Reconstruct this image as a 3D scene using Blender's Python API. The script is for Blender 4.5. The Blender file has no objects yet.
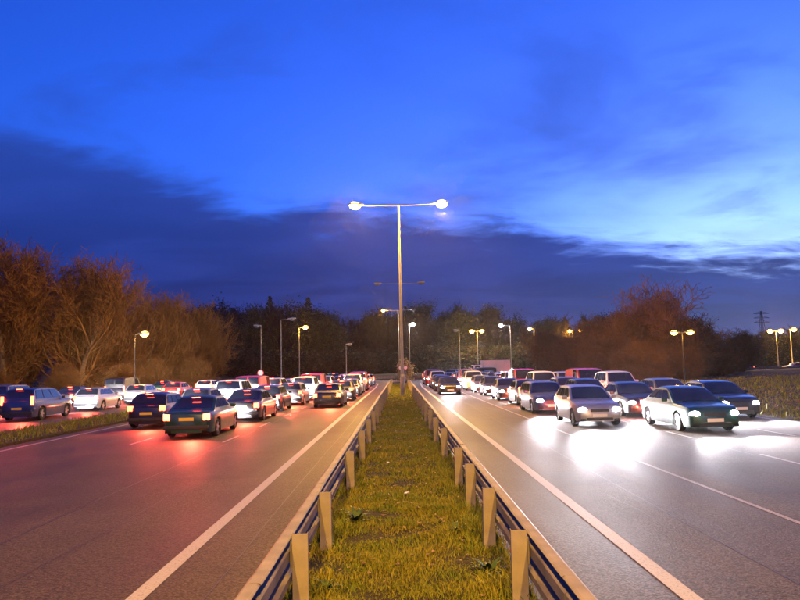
import bpy, bmesh, math, random
import numpy as np
from mathutils import Vector, Matrix

R = math.radians
scene = bpy.context.scene
COL = scene.collection

# ------------------------------------------------------------------ camera
FPX, CAM_H = 700.0, 2.3
PITCH, YAW, ROLL = R(5.464), R(-0.205), R(-1.3)
cam_data = bpy.data.cameras.new('camera')
cam_data.sensor_width = 36.0
cam_data.lens = FPX / 800.0 * 36.0
cam_data.clip_start = 0.1
cam_data.clip_end = 6000.0
cam = bpy.data.objects.new('camera', cam_data)
CAM_M = Matrix.Rotation(YAW, 3, 'Z') @ Matrix.Rotation(math.pi / 2 + PITCH, 3, 'X') @ Matrix.Rotation(ROLL, 3, 'Z')
cam.matrix_world = Matrix.Translation((0, 0, CAM_H)) @ CAM_M.to_4x4()
COL.objects.link(cam)
scene.camera = cam

# ------------------------------------------------------------------ world: dusk sky with a cloud bank
world = bpy.data.worlds.new('World')
scene.world = world
world.use_nodes = True
wt = world.node_tree
wt.nodes.clear()


def wn(kind, **kw):
    n = wt.nodes.new(kind)
    for k, v in kw.items():
        setattr(n, k, v)
    return n


def wl(a, b):
    wt.links.new(a, b)


def wmath(op, a, b=None, c=None, clamp=False):
    n = wn('ShaderNodeMath', operation=op)
    n.use_clamp = clamp
    for i, v in enumerate((a, b, c)):
        if v is None:
            continue
        if isinstance(v, (int, float)):
            n.inputs[i].default_value = v
        else:
            wl(v, n.inputs[i])
    return n.outputs[0]


def wramp(fac, lo, hi, a=0.0, b=1.0):
    n = wn('ShaderNodeMapRange', interpolation_type='SMOOTHSTEP')
    wl(fac, n.inputs['Value'])
    for k, v in (('From Min', lo), ('From Max', hi), ('To Min', a), ('To Max', b)):
        n.inputs[k].default_value = v
    return n.outputs[0]


def wmix(fac, a, b, blend='MIX'):
    n = wn('ShaderNodeMix', data_type='RGBA', blend_type=blend)
    for sock, v in ((n.inputs[0], fac), (n.inputs[6], a), (n.inputs[7], b)):
        if isinstance(v, (int, float)):
            sock.default_value = v
        elif isinstance(v, tuple):
            sock.default_value = (*v, 1)
        else:
            wl(v, sock)
    return n.outputs[2]


sky = wn('ShaderNodeTexSky', sky_type='NISHITA')
sky.sun_disc = False
sky.sun_elevation = R(3.0)
sky.sun_rotation = R(27)
sky.ozone_density = 4.0
sky.dust_density = 1.0
geo = wn('ShaderNodeTexCoord')
sep = wn('ShaderNodeSeparateXYZ')
wl(geo.outputs['Generated'], sep.inputs[0])
dx, dy, dz = sep.outputs
# the twilight sky as a tungsten-balanced camera sees it: everything pulled to blue
clear = wmix(1.0, sky.outputs['Color'], (0.30, 0.60, 1.95), 'MULTIPLY')
# clouds lie on a flat layer overhead, so they flatten towards the horizon
den = wmath('ADD', wmath('MAXIMUM', dz, 0.0), 0.16)
cx = wmath('DIVIDE', dx, den)
cy = wmath('DIVIDE', dy, den)


def cloud_noise(sx, sy, ox, oz, detail, rough, dist):
    comb = wn('ShaderNodeCombineXYZ')
    wl(wmath('MULTIPLY', cx, sx), comb.inputs[0])
    wl(wmath('MULTIPLY', cy, sy), comb.inputs[1])
    comb.inputs[2].default_value = oz
    add = wn('ShaderNodeVectorMath', operation='ADD')
    wl(comb.outputs[0], add.inputs[0])
    add.inputs[1].default_value = (ox, 0, 0)
    n = wn('ShaderNodeTexNoise')
    wl(add.outputs[0], n.inputs['Vector'])
    n.inputs['Scale'].default_value = 1.0
    n.inputs['Detail'].default_value = detail
    n.inputs['Roughness'].default_value = rough
    n.inputs['Distortion'].default_value = dist
    return n.outputs[0]


n_big = cloud_noise(0.75, 1.1, 3.1, 2.0, 6, 0.52, 0.35)
n_mid = cloud_noise(1.5, 2.1, 7.7, 5.0, 6, 0.55, 0.5)
n_fine = cloud_noise(3.0, 5.0, 1.3, 9.0, 5, 0.6, 0.4)
# a bank of cloud low in the sky, thicker to the left of the road
edge = wmath('SUBTRACT', wmath('SUBTRACT', 0.215, wmath('MULTIPLY', dx, 0.17)), dz)
edge = wmath('ADD', edge, wmath('MULTIPLY', wmath('SUBTRACT', n_big, 0.5), 0.17))
edge = wmath('ADD', edge, wmath('MULTIPLY', wmath('SUBTRACT', n_fine, 0.5), 0.11))
bank = wramp(edge, -0.03, 0.035)
wisp = wramp(n_mid, 0.52, 0.75, 0.0, 0.5)
veil = wramp(n_big, 0.44, 0.70, 0.0, 0.70)
cloud = wmath('MAXIMUM', bank, wmath('MAXIMUM', wisp, veil))
tone = wramp(n_mid, 0.35, 0.65)
cloud_col = wmix(tone, (0.0085, 0.011, 0.10), (0.018, 0.030, 0.21))
cloud_col = wmix(wramp(dz, 0.0, 0.42), cloud_col, (0.022, 0.075, 0.46))
mixed = wmix(wmath('MULTIPLY', cloud, 0.96), wmix(1.0, clear, (0.32, 0.32, 0.32), 'MULTIPLY'), cloud_col)
bg = wn('ShaderNodeBackground')
bg.inputs['Strength'].default_value = 1.0
wl(mixed, bg.inputs['Color'])
wout = wn('ShaderNodeOutputWorld')
wl(bg.outputs[0], wout.inputs['Surface'])

# ------------------------------------------------------------------ exposure and sampling
scene.view_settings.view_transform = 'Standard'
scene.view_settings.look = 'None'
scene.view_settings.gamma = 1.0
scene.view_settings.use_curve_mapping = False
scene.view_settings.exposure = 0.0
scene.cycles.use_denoising = True
scene.cycles.use_light_tree = True
scene.cycles.sample_clamp_indirect = 4.0
scene.cycles.max_bounces = 3
scene.cycles.diffuse_bounces = 1
scene.cycles.glossy_bounces = 2
scene.cycles.transmission_bounces = 2
scene.cycles.volume_bounces = 0
scene.cycles.use_adaptive_sampling = True
scene.cycles.adaptive_threshold = 0.03
scene.cycles.caustics_reflective = False
scene.cycles.caustics_refractive = False

SODIUM = (1.0, 0.50, 0.065)
WHITE_LAMP = (1.0, 0.86, 0.78)
HEAD_COL = (1.0, 0.94, 1.0)
TAIL_COL = (1.0, 0.055, 0.02)
LAMP_POWER = 25000.0

# ------------------------------------------------------------------ helpers: pixels, meshes, objects


def ray(px, py):
    return CAM_M @ Vector(((px - 400) / FPX, -(py - 300) / FPX, -1.0))


def at_dist(px, py, y):
    d = ray(px, py)
    t = y / d.y
    return Vector((d.x * t, y, CAM_H + d.z * t))


def mesh_py(name, verts, faces, mats, idx=None, smooth=False):
    me = bpy.data.meshes.new(name)
    me.from_pydata([tuple(v) for v in verts], [], faces)
    for m in (mats if isinstance(mats, (list, tuple)) else [mats]):
        me.materials.append(m)
    if idx is not None:
        me.polygons.foreach_set('material_index', idx)
    if smooth:
        me.polygons.foreach_set('use_smooth', [True] * len(me.polygons))
    me.update()
    return me


def mesh_np(name, v, f, mat, n):
    """big meshes: v (N,3), f (M,n) all faces with n corners"""
    me = bpy.data.meshes.new(name)
    v = np.asarray(v, np.float32)
    f = np.asarray(f, np.int32)
    me.vertices.add(len(v))
    me.vertices.foreach_set('co', v.ravel())
    me.loops.add(f.size)
    me.loops.foreach_set('vertex_index', f.ravel())
    me.polygons.add(len(f))
    me.polygons.foreach_set('loop_start', np.arange(0, f.size, n, dtype=np.int32))
    me.polygons.foreach_set('loop_total', np.full(len(f), n, np.int32))
    me.materials.append(mat)
    me.update(calc_edges=True)
    return me


def link(name, data, parent=None, loc=None, rot=None):
    o = bpy.data.objects.new(name, data)
    COL.objects.link(o)
    if parent is not None:
        o.parent = parent
    if loc is not None:
        o.location = loc
    if rot is not None:
        o.rotation_euler = rot
    return o


def tag(o, label=None, cat=None, group=None, kind=None):
    if label:
        o['label'] = label
    if cat:
        o['category'] = cat
    if group:
        o['group'] = group
    if kind:
        o['kind'] = kind
    return o


def thing(name, label, cat, loc=(0, 0, 0), rz=0.0, group=None):
    return tag(link(name, None, None, loc, (0, 0, rz)), label, cat, group)


def copy_tree(o, parent=None):
    c = o.copy()
    COL.objects.link(c)
    c.parent = parent
    for ch in o.children:
        copy_tree(ch, c)
    return c


def bm_box(bm, c, s, rot=None, bev=0.0, seg=1, mi=0):
    m = Matrix.Translation(c)
    if rot is not None:
        m = m @ rot.to_4x4()
    m = m @ Matrix.Diagonal((s[0], s[1], s[2], 1))
    r = bmesh.ops.create_cube(bm, size=1.0, matrix=m)
    vs = r['verts']
    if bev > 0:
        es = list({e for v in vs for e in v.link_edges})
        rr = bmesh.ops.bevel(bm, geom=es, offset=bev, segments=seg, affect='EDGES', profile=0.6)
        for f in rr['faces']:
            f.material_index = mi
    for v in vs:
        if v.is_valid:
            for f in v.link_faces:
                f.material_index = mi


def bm_cone(bm, p0, p1, r0, r1, n=12, mi=0):
    p0, p1 = Vector(p0), Vector(p1)
    d = p1 - p0
    q = d.to_track_quat('Z', 'Y')
    m = Matrix.Translation((p0 + p1) / 2) @ q.to_matrix().to_4x4()
    r = bmesh.ops.create_cone(bm, cap_ends=True, segments=n, radius1=r0, radius2=r1, depth=d.length, matrix=m)
    for v in r['verts']:
        for f in v.link_faces:
            f.material_index = mi


def bm_mesh(name, bm, mats, smooth=False, angle=None):
    me = bpy.data.meshes.new(name)
    bm.normal_update()
    bm.to_mesh(me)
    bm.free()
    for m in (mats if isinstance(mats, (list, tuple)) else [mats]):
        me.materials.append(m)
    if smooth:
        me.polygons.foreach_set('use_smooth', [True] * len(me.polygons))
        if angle:
            me.set_sharp_from_angle(angle=R(angle))
    return me


def box_mesh(name, c, s, mat, bev=0.0, seg=1, rot=None):
    bm = bmesh.new()
    bm_box(bm, c, s, rot, bev, seg)
    return bm_mesh(name, bm, mat)


# ------------------------------------------------------------------ materials


def mat_new(name):
    m = bpy.data.materials.new(name)
    m.use_nodes = True
    nt = m.node_tree
    return m, nt, nt.nodes['Principled BSDF']


def simple(name, col, rough=0.5, metal=0.0, spec=0.5, var=0.0, scale=8.0, bump=0.0, bscale=60.0):
    m, nt, p = mat_new(name)
    p.inputs['Base Color'].default_value = (*col, 1)
    p.inputs['Roughness'].default_value = rough
    p.inputs['Metallic'].default_value = metal
    p.inputs['Specular IOR Level'].default_value = spec
    tc = nt.nodes.new('ShaderNodeTexCoord')
    if var > 0:
        n = nt.nodes.new('ShaderNodeTexNoise')
        n.inputs['Scale'].default_value = scale
        n.inputs['Detail'].default_value = 6
        nt.links.new(tc.outputs['Object'], n.inputs['Vector'])
        r = nt.nodes.new('ShaderNodeMapRange')
        r.inputs['From Min'].default_value = 0.3
        r.inputs['From Max'].default_value = 0.7
        r.inputs['To Min'].default_value = 1 - var
        r.inputs['To Max'].default_value = 1 + var
        nt.links.new(n.outputs[0], r.inputs['Value'])
        mx = nt.nodes.new('ShaderNodeMix')
        mx.data_type = 'RGBA'
        mx.blend_type = 'MULTIPLY'
        mx.inputs[0].default_value = 1
        mx.inputs[6].default_value = (*col, 1)
        nt.links.new(r.outputs[0], mx.inputs[7])
        nt.links.new(mx.outputs[2], p.inputs['Base Color'])
    if bump > 0:
        n2 = nt.nodes.new('ShaderNodeTexNoise')
        n2.inputs['Scale'].default_value = bscale
        n2.inputs['Detail'].default_value = 3
        nt.links.new(tc.outputs['Object'], n2.inputs['Vector'])
        b = nt.nodes.new('ShaderNodeBump')
        b.inputs['Strength'].default_value = bump
        b.inputs['Distance'].default_value = 0.01
        nt.links.new(n2.outputs[0], b.inputs['Height'])
        nt.links.new(b.outputs[0], p.inputs['Normal'])
    return m


def emitter(name, col, strength, base=(0.5, 0.5, 0.5)):
    m, nt, p = mat_new(name)
    p.inputs['Base Color'].default_value = (*base, 1)
    p.inputs['Emission Color'].default_value = (*col, 1)
    p.inputs['Emission Strength'].default_value = strength
    p.inputs['Roughness'].default_value = 0.3
    return m


def island_var(name, col_a, col_b, rough=0.7, trans=0.0, scale=0.0):
    """colour varies from leaf to leaf / blade to blade, plus patches"""
    m, nt, p = mat_new(name)
    g = nt.nodes.new('ShaderNodeNewGeometry')
    mx = nt.nodes.new('ShaderNodeMix')
    mx.data_type = 'RGBA'
    mx.inputs[6].default_value = (*col_a, 1)
    mx.inputs[7].default_value = (*col_b, 1)
    fac = g.outputs['Random Per Island']
    if scale > 0:
        tc = nt.nodes.new('ShaderNodeTexCoord')
        n = nt.nodes.new('ShaderNodeTexNoise')
        n.inputs['Scale'].default_value = scale
        n.inputs['Detail'].default_value = 4
        nt.links.new(tc.outputs['Object'], n.inputs['Vector'])
        r = nt.nodes.new('ShaderNodeMapRange')
        r.inputs['From Min'].default_value = 0.35
        r.inputs['From Max'].default_value = 0.65
        nt.links.new(n.outputs[0], r.inputs['Value'])
        av = nt.nodes.new('ShaderNodeMath')
        av.operation = 'MULTIPLY_ADD'
        nt.links.new(fac, av.inputs[0])
        av.inputs[1].default_value = 0.5
        hf = nt.nodes.new('ShaderNodeMath')
        hf.operation = 'MULTIPLY'
        nt.links.new(r.outputs[0], hf.inputs[0])
        hf.inputs[1].default_value = 0.5
        nt.links.new(hf.outputs[0], av.inputs[2])
        fac = av.outputs[0]
    nt.links.new(fac, mx.inputs[0])
    nt.links.new(mx.outputs[2], p.inputs['Base Color'])
    p.inputs['Roughness'].default_value = rough
    p.inputs['Specular IOR Level'].default_value = 0.25
    return m


def asphalt(name, base, patch):
    m, nt, p = mat_new(name)
    N, L = nt.nodes.new, nt.links.new
    tc = N('ShaderNodeTexCoord')
    ag = N('ShaderNodeTexVoronoi')
    ag.inputs['Scale'].default_value = 38
    L(tc.outputs['Object'], ag.inputs['Vector'])
    fine = N('ShaderNodeTexNoise')
    fine.inputs['Scale'].default_value = 16
    fine.inputs['Detail'].default_value = 8
    fine.inputs['Roughness'].default_value = 0.75
    L(tc.outputs['Object'], fine.inputs['Vector'])
    mp = N('ShaderNodeMapping')
    mp.inputs['Scale'].default_value = (1.0, 0.07, 1.0)
    L(tc.outputs['Object'], mp.inputs['Vector'])
    track = N('ShaderNodeTexNoise')
    track.inputs['Scale'].default_value = 0.9
    track.inputs['Detail'].default_value = 5
    L(mp.outputs[0], track.inputs['Vector'])
    blot = N('ShaderNodeTexNoise')
    blot.inputs['Scale'].default_value = 0.55
    blot.inputs['Detail'].default_value = 6
    blot.inputs['Distortion'].default_value = 0.6
    L(tc.outputs['Object'], blot.inputs['Vector'])

    def mr(sock, a, b, lo, hi):
        r = N('ShaderNodeMapRange')
        for k, v in (('From Min', a), ('From Max', b), ('To Min', lo), ('To Max', hi)):
            r.inputs[k].default_value = v
        L(sock, r.inputs['Value'])
        return r.outputs[0]

    def mul(a, b):
        q = N('ShaderNodeMath')
        q.operation = 'MULTIPLY'
        L(a, q.inputs[0])
        L(b, q.inputs[1])
        return q.outputs[0]
    v = mul(mr(ag.outputs['Distance'], 0.05, 0.7, 1.55, 0.5), mr(fine.outputs[0], 0.3, 0.7, 0.4, 1.6))
    v = mul(v, mr(track.outputs[0], 0.35, 0.65, 0.8, 1.2))
    v = mul(v, mr(blot.outputs[0], 0.35, 0.68, 0.82, 1.15))
    mx = N('ShaderNodeMix')
    mx.data_type = 'RGBA'
    mx.blend_type = 'MULTIPLY'
    mx.inputs[0].default_value = 1
    mx.inputs[6].default_value = (*base, 1)
    L(v, mx.inputs[7])
    L(mx.outputs[2], p.inputs['Base Color'])
    L(mr(track.outputs[0], 0.3, 0.7, patch, patch + 0.16), p.inputs['Roughness'])
    p.inputs['Specular IOR Level'].default_value = 0.22
    ad = N('ShaderNodeMath')
    ad.operation = 'ADD'
    L(ag.outputs['Distance'], ad.inputs[0])
    L(fine.outputs[0], ad.inputs[1])
    b = N('ShaderNodeBump')
    b.inputs['Strength'].default_value = 0.55
    b.inputs['Distance'].default_value = 0.006
    L(ad.outputs[0], b.inputs['Height'])
    L(b.outputs[0], p.inputs['Normal'])
    return m


def worn_paint(name, col, under, amount):
    m, nt, p = mat_new(name)
    N, L = nt.nodes.new, nt.links.new
    tc = N('ShaderNodeTexCoord')
    n = N('ShaderNodeTexNoise')
    n.inputs['Scale'].default_value = 34
    n.inputs['Detail'].default_value = 9
    n.inputs['Roughness'].default_value = 0.75
    L(tc.outputs['Object'], n.inputs['Vector'])
    r = N('ShaderNodeMapRange')
    r.inputs['From Min'].default_value = amount
    r.inputs['From Max'].default_value = amount + 0.12
    L(n.outputs[0], r.inputs['Value'])
    mx = N('ShaderNodeMix')
    mx.data_type = 'RGBA'
    mx.inputs[6].default_value = (*under, 1)
    mx.inputs[7].default_value = (*col, 1)
    L(r.outputs[0], mx.inputs[0])
    L(mx.outputs[2], p.inputs['Base Color'])
    p.inputs['Roughness'].default_value = 0.6
    b = N('ShaderNodeBump')
    b.inputs['Strength'].default_value = 0.3
    b.inputs['Distance'].default_value = 0.004
    L(n.outputs[0], b.inputs['Height'])
    L(b.outputs[0], p.inputs['Normal'])
    return m


M = {}
M['asphalt'] = asphalt('asphalt', (0.070, 0.053, 0.037), 0.56)
M['asphalt_far'] = asphalt('asphalt_far', (0.060, 0.057, 0.056), 0.52)
M['line'] = worn_paint('line_paint', (0.40, 0.38, 0.33), (0.19, 0.17, 0.14), 0.37)
M['line_thin'] = worn_paint('lane_paint', (0.38, 0.35, 0.32), (0.10, 0.09, 0.085), 0.42)
M['galv'] = simple('galvanised_steel', (0.25, 0.22, 0.175), 0.65, 0.0, 0.2, 0.18, 5, 0.15, 30)
M['beam'] = simple('beam_steel', (0.21, 0.18, 0.145), 0.6, 0.0, 0.2, 0.28, 3, 0.1, 25)
M['rust'] = simple('rust_bolt', (0.14, 0.07, 0.04), 0.8)
M['column'] = simple('column_steel', (0.20, 0.19, 0.18), 0.5, 0.2, 0.5, 0.12, 3)
M['dark_metal'] = simple('dark_metal', (0.05, 0.05, 0.055), 0.5, 0.4)
M['soil'] = simple('soil', (0.045, 0.040, 0.018), 0.95, 0, 0.1, 0.4, 5, 0.6, 12)
M['ground'] = simple('rough_ground', (0.050, 0.040, 0.022), 0.95, 0, 0.1, 0.5, 0.35, 0.5, 3)
M['kerb'] = simple('kerb_concrete', (0.30, 0.29, 0.27), 0.8, 0, 0.3, 0.25, 3, 0.3, 40)
M['grass'] = island_var('grass_blades', (0.10, 0.155, 0.010), (0.26, 0.215, 0.022), 0.6, 0, 1.6)
M['weed'] = island_var('weed_leaves', (0.04, 0.085, 0.012), (0.085, 0.12, 0.02), 0.6)
M['leaf_litter'] = island_var('dead_leaves', (0.13, 0.055, 0.018), (0.26, 0.15, 0.05), 0.7)
M['bark'] = simple('bark', (0.090, 0.062, 0.040), 0.9, 0, 0.15, 0.35, 6, 0.6, 20)
M['bark_pale'] = simple('bark_pale', (0.13, 0.08, 0.036), 0.9, 0, 0.15, 0.35, 6, 0.6, 20)
M['twig'] = simple('twigs', (0.098, 0.062, 0.034), 0.85, 0, 0.15, 0.3, 0.6)
M['twig_orange'] = simple('twigs_orange', (0.15, 0.072, 0.018), 0.8, 0, 0.15, 0.3, 0.5)
M['twig_red'] = simple('twigs_red', (0.21, 0.10, 0.06), 0.8, 0, 0.15, 0.3, 0.5)
M['wood_twig'] = simple('far_twigs', (0.042, 0.030, 0.022), 0.9, 0, 0.1, 0.3, 0.3)
M['ivy'] = island_var('evergreen_leaves', (0.014, 0.020, 0.009), (0.030, 0.034, 0.013), 0.6)
M['brown_leaf'] = island_var('clinging_leaves', (0.06, 0.036, 0.011), (0.13, 0.075, 0.02), 0.6)
M['pale_leaf'] = island_var('pale_yellow_leaves', (0.34, 0.26, 0.09), (0.50, 0.40, 0.16), 0.6)
M['litter'] = simple('white_paper', (0.78, 0.78, 0.78), 0.7)
M['sign_white'] = simple('sign_white', (0.72, 0.70, 0.70), 0.45)
M['sign_red'] = simple('sign_red', (0.55, 0.03, 0.035), 0.45)
M['sign_grey'] = simple('sign_back', (0.30, 0.30, 0.31), 0.5, 0.4)
M['sign_blue'] = simple('sign_blue', (0.03, 0.09, 0.42), 0.45)
M['tyre'] = simple('tyre_rubber', (0.016, 0.016, 0.017), 0.8, 0, 0.3, 0.2, 20)
M['rim'] = simple('wheel_rim', (0.42, 0.42, 0.44), 0.32, 0.85)
M['trim'] = simple('black_trim', (0.018, 0.018, 0.019), 0.55)
M['glass'] = simple('car_glass', (0.012, 0.014, 0.017), 0.06, 0, 0.8)
M['plate_front'] = simple('plate_white', (0.75, 0.75, 0.72), 0.4)
M['plate_rear'] = simple('plate_yellow', (0.75, 0.50, 0.05), 0.4)
M['sodium'] = emitter('sodium_lens', SODIUM, 60.0)
M['sodium_far'] = emitter('sodium_lens_far', SODIUM, 14.0)
M['white_lens'] = emitter('white_lens', WHITE_LAMP, 30.0)
M['dead_lens'] = simple('unlit_lens', (0.10, 0.10, 0.10), 0.2)
M['head'] = emitter('headlight_lens', HEAD_COL, 130.0)
M['tail'] = emitter('tail_light_lens', TAIL_COL, 22.0, (0.4, 0.02, 0.02))
M['brake'] = emitter('brake_light_lens', TAIL_COL, 34.0, (0.4, 0.02, 0.02))
M['amber'] = emitter('indicator_lens', (1.0, 0.36, 0.03), 14.0, (0.5, 0.25, 0.03))
M['lamp_off_red'] = simple('red_lens_off', (0.20, 0.012, 0.012), 0.2)
M['lamp_off'] = simple('clear_lens_off', (0.40, 0.40, 0.42), 0.12)
M['house_wall'] = simple('render_wall', (0.30, 0.27, 0.23), 0.9, 0, 0.2, 0.1, 2)
M['box_white'] = simple('lorry_box', (0.62, 0.61, 0.60), 0.5, 0, 0.4, 0.06, 2)


def paint(name, col, metal=0.2):
    m, nt, p = mat_new('paint_' + name)
    p.inputs['Base Color'].default_value = (*col, 1)
    p.inputs['Roughness'].default_value = 0.34
    p.inputs['Metallic'].default_value = metal
    p.inputs['Coat Weight'].default_value = 0.7
    p.inputs['Coat Roughness'].default_value = 0.08
    n = nt.nodes.new('ShaderNodeTexNoise')
    n.inputs['Scale'].default_value = 3.0
    n.inputs['Detail'].default_value = 7
    tc = nt.nodes.new('ShaderNodeTexCoord')
    nt.links.new(tc.outputs['Object'], n.inputs['Vector'])
    r = nt.nodes.new('ShaderNodeMapRange')
    r.inputs['To Min'].default_value = 0.22
    r.inputs['To Max'].default_value = 0.52
    nt.links.new(n.outputs[0], r.inputs['Value'])
    nt.links.new(r.outputs[0], p.inputs['Roughness'])
    return m


PAINTS = {
    'silver': paint('silver', (0.36, 0.36, 0.37), 0.6),
    'dark blue': paint('dark_blue', (0.015, 0.028, 0.10)),
    'black': paint('black', (0.012, 0.012, 0.013)),
    'red': paint('red', (0.26, 0.016, 0.014), 0.1),
    'white': paint('white', (0.62, 0.62, 0.61), 0.0),
    'grey': paint('grey', (0.11, 0.11, 0.115), 0.5),
    'dark green': paint('dark_green', (0.012, 0.05, 0.028)),
}

# ------------------------------------------------------------------ the setting: ground, carriageways, median


def sheet(name, pts, z, mat, parent=None, kind='structure'):
    me = mesh_py(name, [(x, y, z) for x, y in pts], [tuple(range(len(pts)))], mat)
    o = link(name, me, parent)
    if parent is None:
        tag(o, kind=kind)
    return o


ROUND_C = (2.0, 136.0)
ROUND_R = 36.0


def terrain():
    bm = bmesh.new()
    xs = [-700, -450, -300] + list(range(-160, 161, 8)) + [300, 450, 700]
    ys = [-260, -160, -100] + list(range(-40, 301, 8)) + [400, 560, 720, 900]
    rng = random.Random(5)
    grid = []
    for y in ys:
        row = []
        for x in xs:
            z = -0.06
            far = max(0.0, y - 190.0)
            z += min(9.0, far * 0.035) if far > 0 else 0.0
            side_l = max(0.0, -x - 31.0)
            z += min(2.5, side_l * 0.06)
            side_r = max(0.0, x - 19.0 - max(0, y - 85) * 0.8)
            z += min(1.3, side_r * 0.03)
            if z > -0.05:
                z += rng.uniform(-0.06, 0.06)
            row.append(bm.verts.new((x, y, z)))
        grid.append(row)
    for j in range(len(ys) - 1):
        for i in range(len(xs) - 1):
            bm.faces.new((grid[j][i], grid[j][i + 1], grid[j + 1][i + 1], grid[j + 1][i]))
    return bm_mesh('ground', bm, M['ground'], True)


def ground_z(x, y):
    z = -0.06
    z += min(9.0, max(0.0, y - 190.0) * 0.035)
    z += min(2.5, max(0.0, -x - 31.0) * 0.06)
    z += min(1.3, max(0.0, x - 19.0 - max(0, y - 85) * 0.8) * 0.03)
    return z


tag(link('ground', terrain()), kind='structure')

RX0, RX1 = 1.28, 14.6       # right carriageway
LX0, LX1 = -12.9, -1.22     # left carriageway
road_r = sheet('carriageway_right', [(RX0, -40), (RX1, -40), (RX1, 96), (RX1 + 10, 116), (RX0 + 2, 116), (RX0, 96)], 0.0, M['asphalt'])
road_l = sheet('carriageway_left', [(LX0, -40), (LX1, -40), (LX1, 96), (LX1 - 2, 116), (LX0 - 6, 116), (LX0, 96)], 0.0, M['asphalt'])
slip = sheet('slip_road', [(-29, -40), (-16.6, -40), (-16.6, 70), (-13.5, 118), (-25, 130), (-29, 80)], -0.008, M['asphalt_far'])
N = 64
ring = [(ROUND_C[0] + ROUND_R * math.cos(2 * math.pi * i / N), ROUND_C[1] + ROUND_R * math.sin(2 * math.pi * i / N)) for i in range(N)]
sheet('roundabout_road', ring, -0.004, M['asphalt_far'])
sheet('far_road', [(20, 132), (120, 128), (120, 139), (20, 143)], -0.012, M['asphalt_far'])

# painted lines: worn edge lines along the median and a thin lane line; the near lengths break up a little


def line_strip(name, pts, w, mat, parent, z=0.003):
    v, f = [], []
    for i, (x, y) in enumerate(pts):
        a = Vector(pts[max(i - 1, 0)])
        b = Vector(pts[min(i + 1, len(pts) - 1)])
        d = (b - a).normalized()
        n = Vector((d.y, -d.x)) * w / 2
        v += [(x - n.x, y - n.y, z), (x + n.x, y + n.y, z)]
        if i:
            k = 2 * i
            f.append((k - 2, k - 1, k + 1, k))
    return link(name, mesh_py(name, v, f, mat), parent)


line_strip('edge_line', [(-2.74, -40), (-2.75, 10), (-2.79, 35), (-2.72, 80), (-3.0, 100), (-5.0, 112)], 0.19, M['line'], road_l)
line_strip('edge_line', [(2.78, -40), (2.79, 8), (2.76, 20), (2.66, 45), (2.6, 80), (2.9, 98), (6.0, 112)], 0.19, M['line'], road_r)
line_strip('lane_line', [(5.62, -40), (5.56, 10), (5.48, 20), (5.4, 40), (5.4, 95)], 0.085, M['line_thin'], road_r)
for x in (8.7, 11.7):
    for k in range(16):
        y = 3 + k * 6.0
        line_strip('lane_mark', [(x, y), (x, y + 2.2)], 0.10, M['line_thin'], road_r)
line_strip('edge_line', [(14.2, -40), (14.2, 95), (20, 110)], 0.15, M['line_thin'], road_r)
for x in (-5.75, -8.75):
    for k in range(3, 15):
        y = 5 + k * 6.0
        line_strip('lane_mark', [(x, y), (x, y + 2.2)], 0.10, M['line_thin'], road_l)
line_strip('edge_line', [(-12.3, -40), (-12.3, 95)], 0.15, M['line_thin'], road_l)
for k in range(12):
    line_strip('lane_mark', [(-22.6, 12 + k * 6), (-22.6, 14.2 + k * 6)], 0.10, M['line_thin'], slip, z=-0.003)


# old repairs and paving joints in the asphalt
M['patch'] = asphalt('asphalt_patch', (0.052, 0.043, 0.034), 0.55)
M['seam'] = simple('bitumen_seam', (0.022, 0.019, 0.017), 0.5)


def wobble(x, y0, y1, amp, seed, n=40):
    r = random.Random(seed)
    ph = [r.uniform(0, 6.28) for _ in range(3)]
    return [(x + amp * (math.sin(y * .31 + ph[0]) + .6 * math.sin(y * .9 + ph[1]) + .3 * math.sin(y * 2.7 + ph[2])), y) for y in np.linspace(y0, y1, n)]


line_strip('joint_seam', wobble(-5.55, -20, 60, 0.02, 1), 0.022, M['seam'], road_l, 0.0022)
line_strip('joint_seam', wobble(-2.05, -20, 40, 0.015, 2), 0.014, M['seam'], road_l, 0.0022)
line_strip('joint_seam', wobble(4.05, -20, 50, 0.02, 3), 0.016, M['seam'], road_r, 0.0022)
line_strip('joint_seam', wobble(8.5, -20, 50, 0.02, 4), 0.022, M['seam'], road_r, 0.0022)
line_strip('crack', wobble(-4.4, 7.5, 13.5, 0.06, 5, 60), 0.010, M['seam'], road_l, 0.0022)
line_strip('crack', wobble(3.6, 9.0, 12.5, 0.06, 6, 50), 0.009, M['seam'], road_r, 0.0022)
for rd, x0, x1, y0, y1 in ((road_l, -5.3, -3.3, 15.2, 18.6), (road_l, -8.3, -6.2, 11.0, 12.6), (road_r, 3.05, 4.4, 13.6, 15.4), (road_r, 6.1, 8.2, 12.2, 16.0)):
    link('road_patch', mesh_py('road_patch', [(x0, y0, .0014), (x1 + .05, y0 + .08, .0014), (x1, y1, .0014), (x0 - .04, y1 - .1, .0014)], [(0, 1, 2, 3)], M['patch']), rd)

# median verge: a low strip of soil with a soft crown between the two barriers
def verge_mesh():
    xs = [-1.20, -1.1, -0.8, -0.4, 0.0, 0.4, 0.8, 1.15, 1.27]
    ys = [-40 + 1.0 * i for i in range(146)]
    rng = random.Random(2)
    v, f = [], []
    for y in ys:
        for i, x in enumerate(xs):
            e = 0.0 if i in (0, len(xs) - 1) else 1.0
            v.append((x, y, 0.012 + e * (0.055 + rng.uniform(-0.02, 0.02))))
    n = len(xs)
    for j in range(len(ys) - 1):
        for i in range(n - 1):
            a = j * n + i
            f.append((a, a + 1, a + n + 1, a + n))
    return mesh_py('median_verge', v, f, M['soil'], None, True)


tag(link('median_verge', verge_mesh()), kind='structure')


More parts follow.
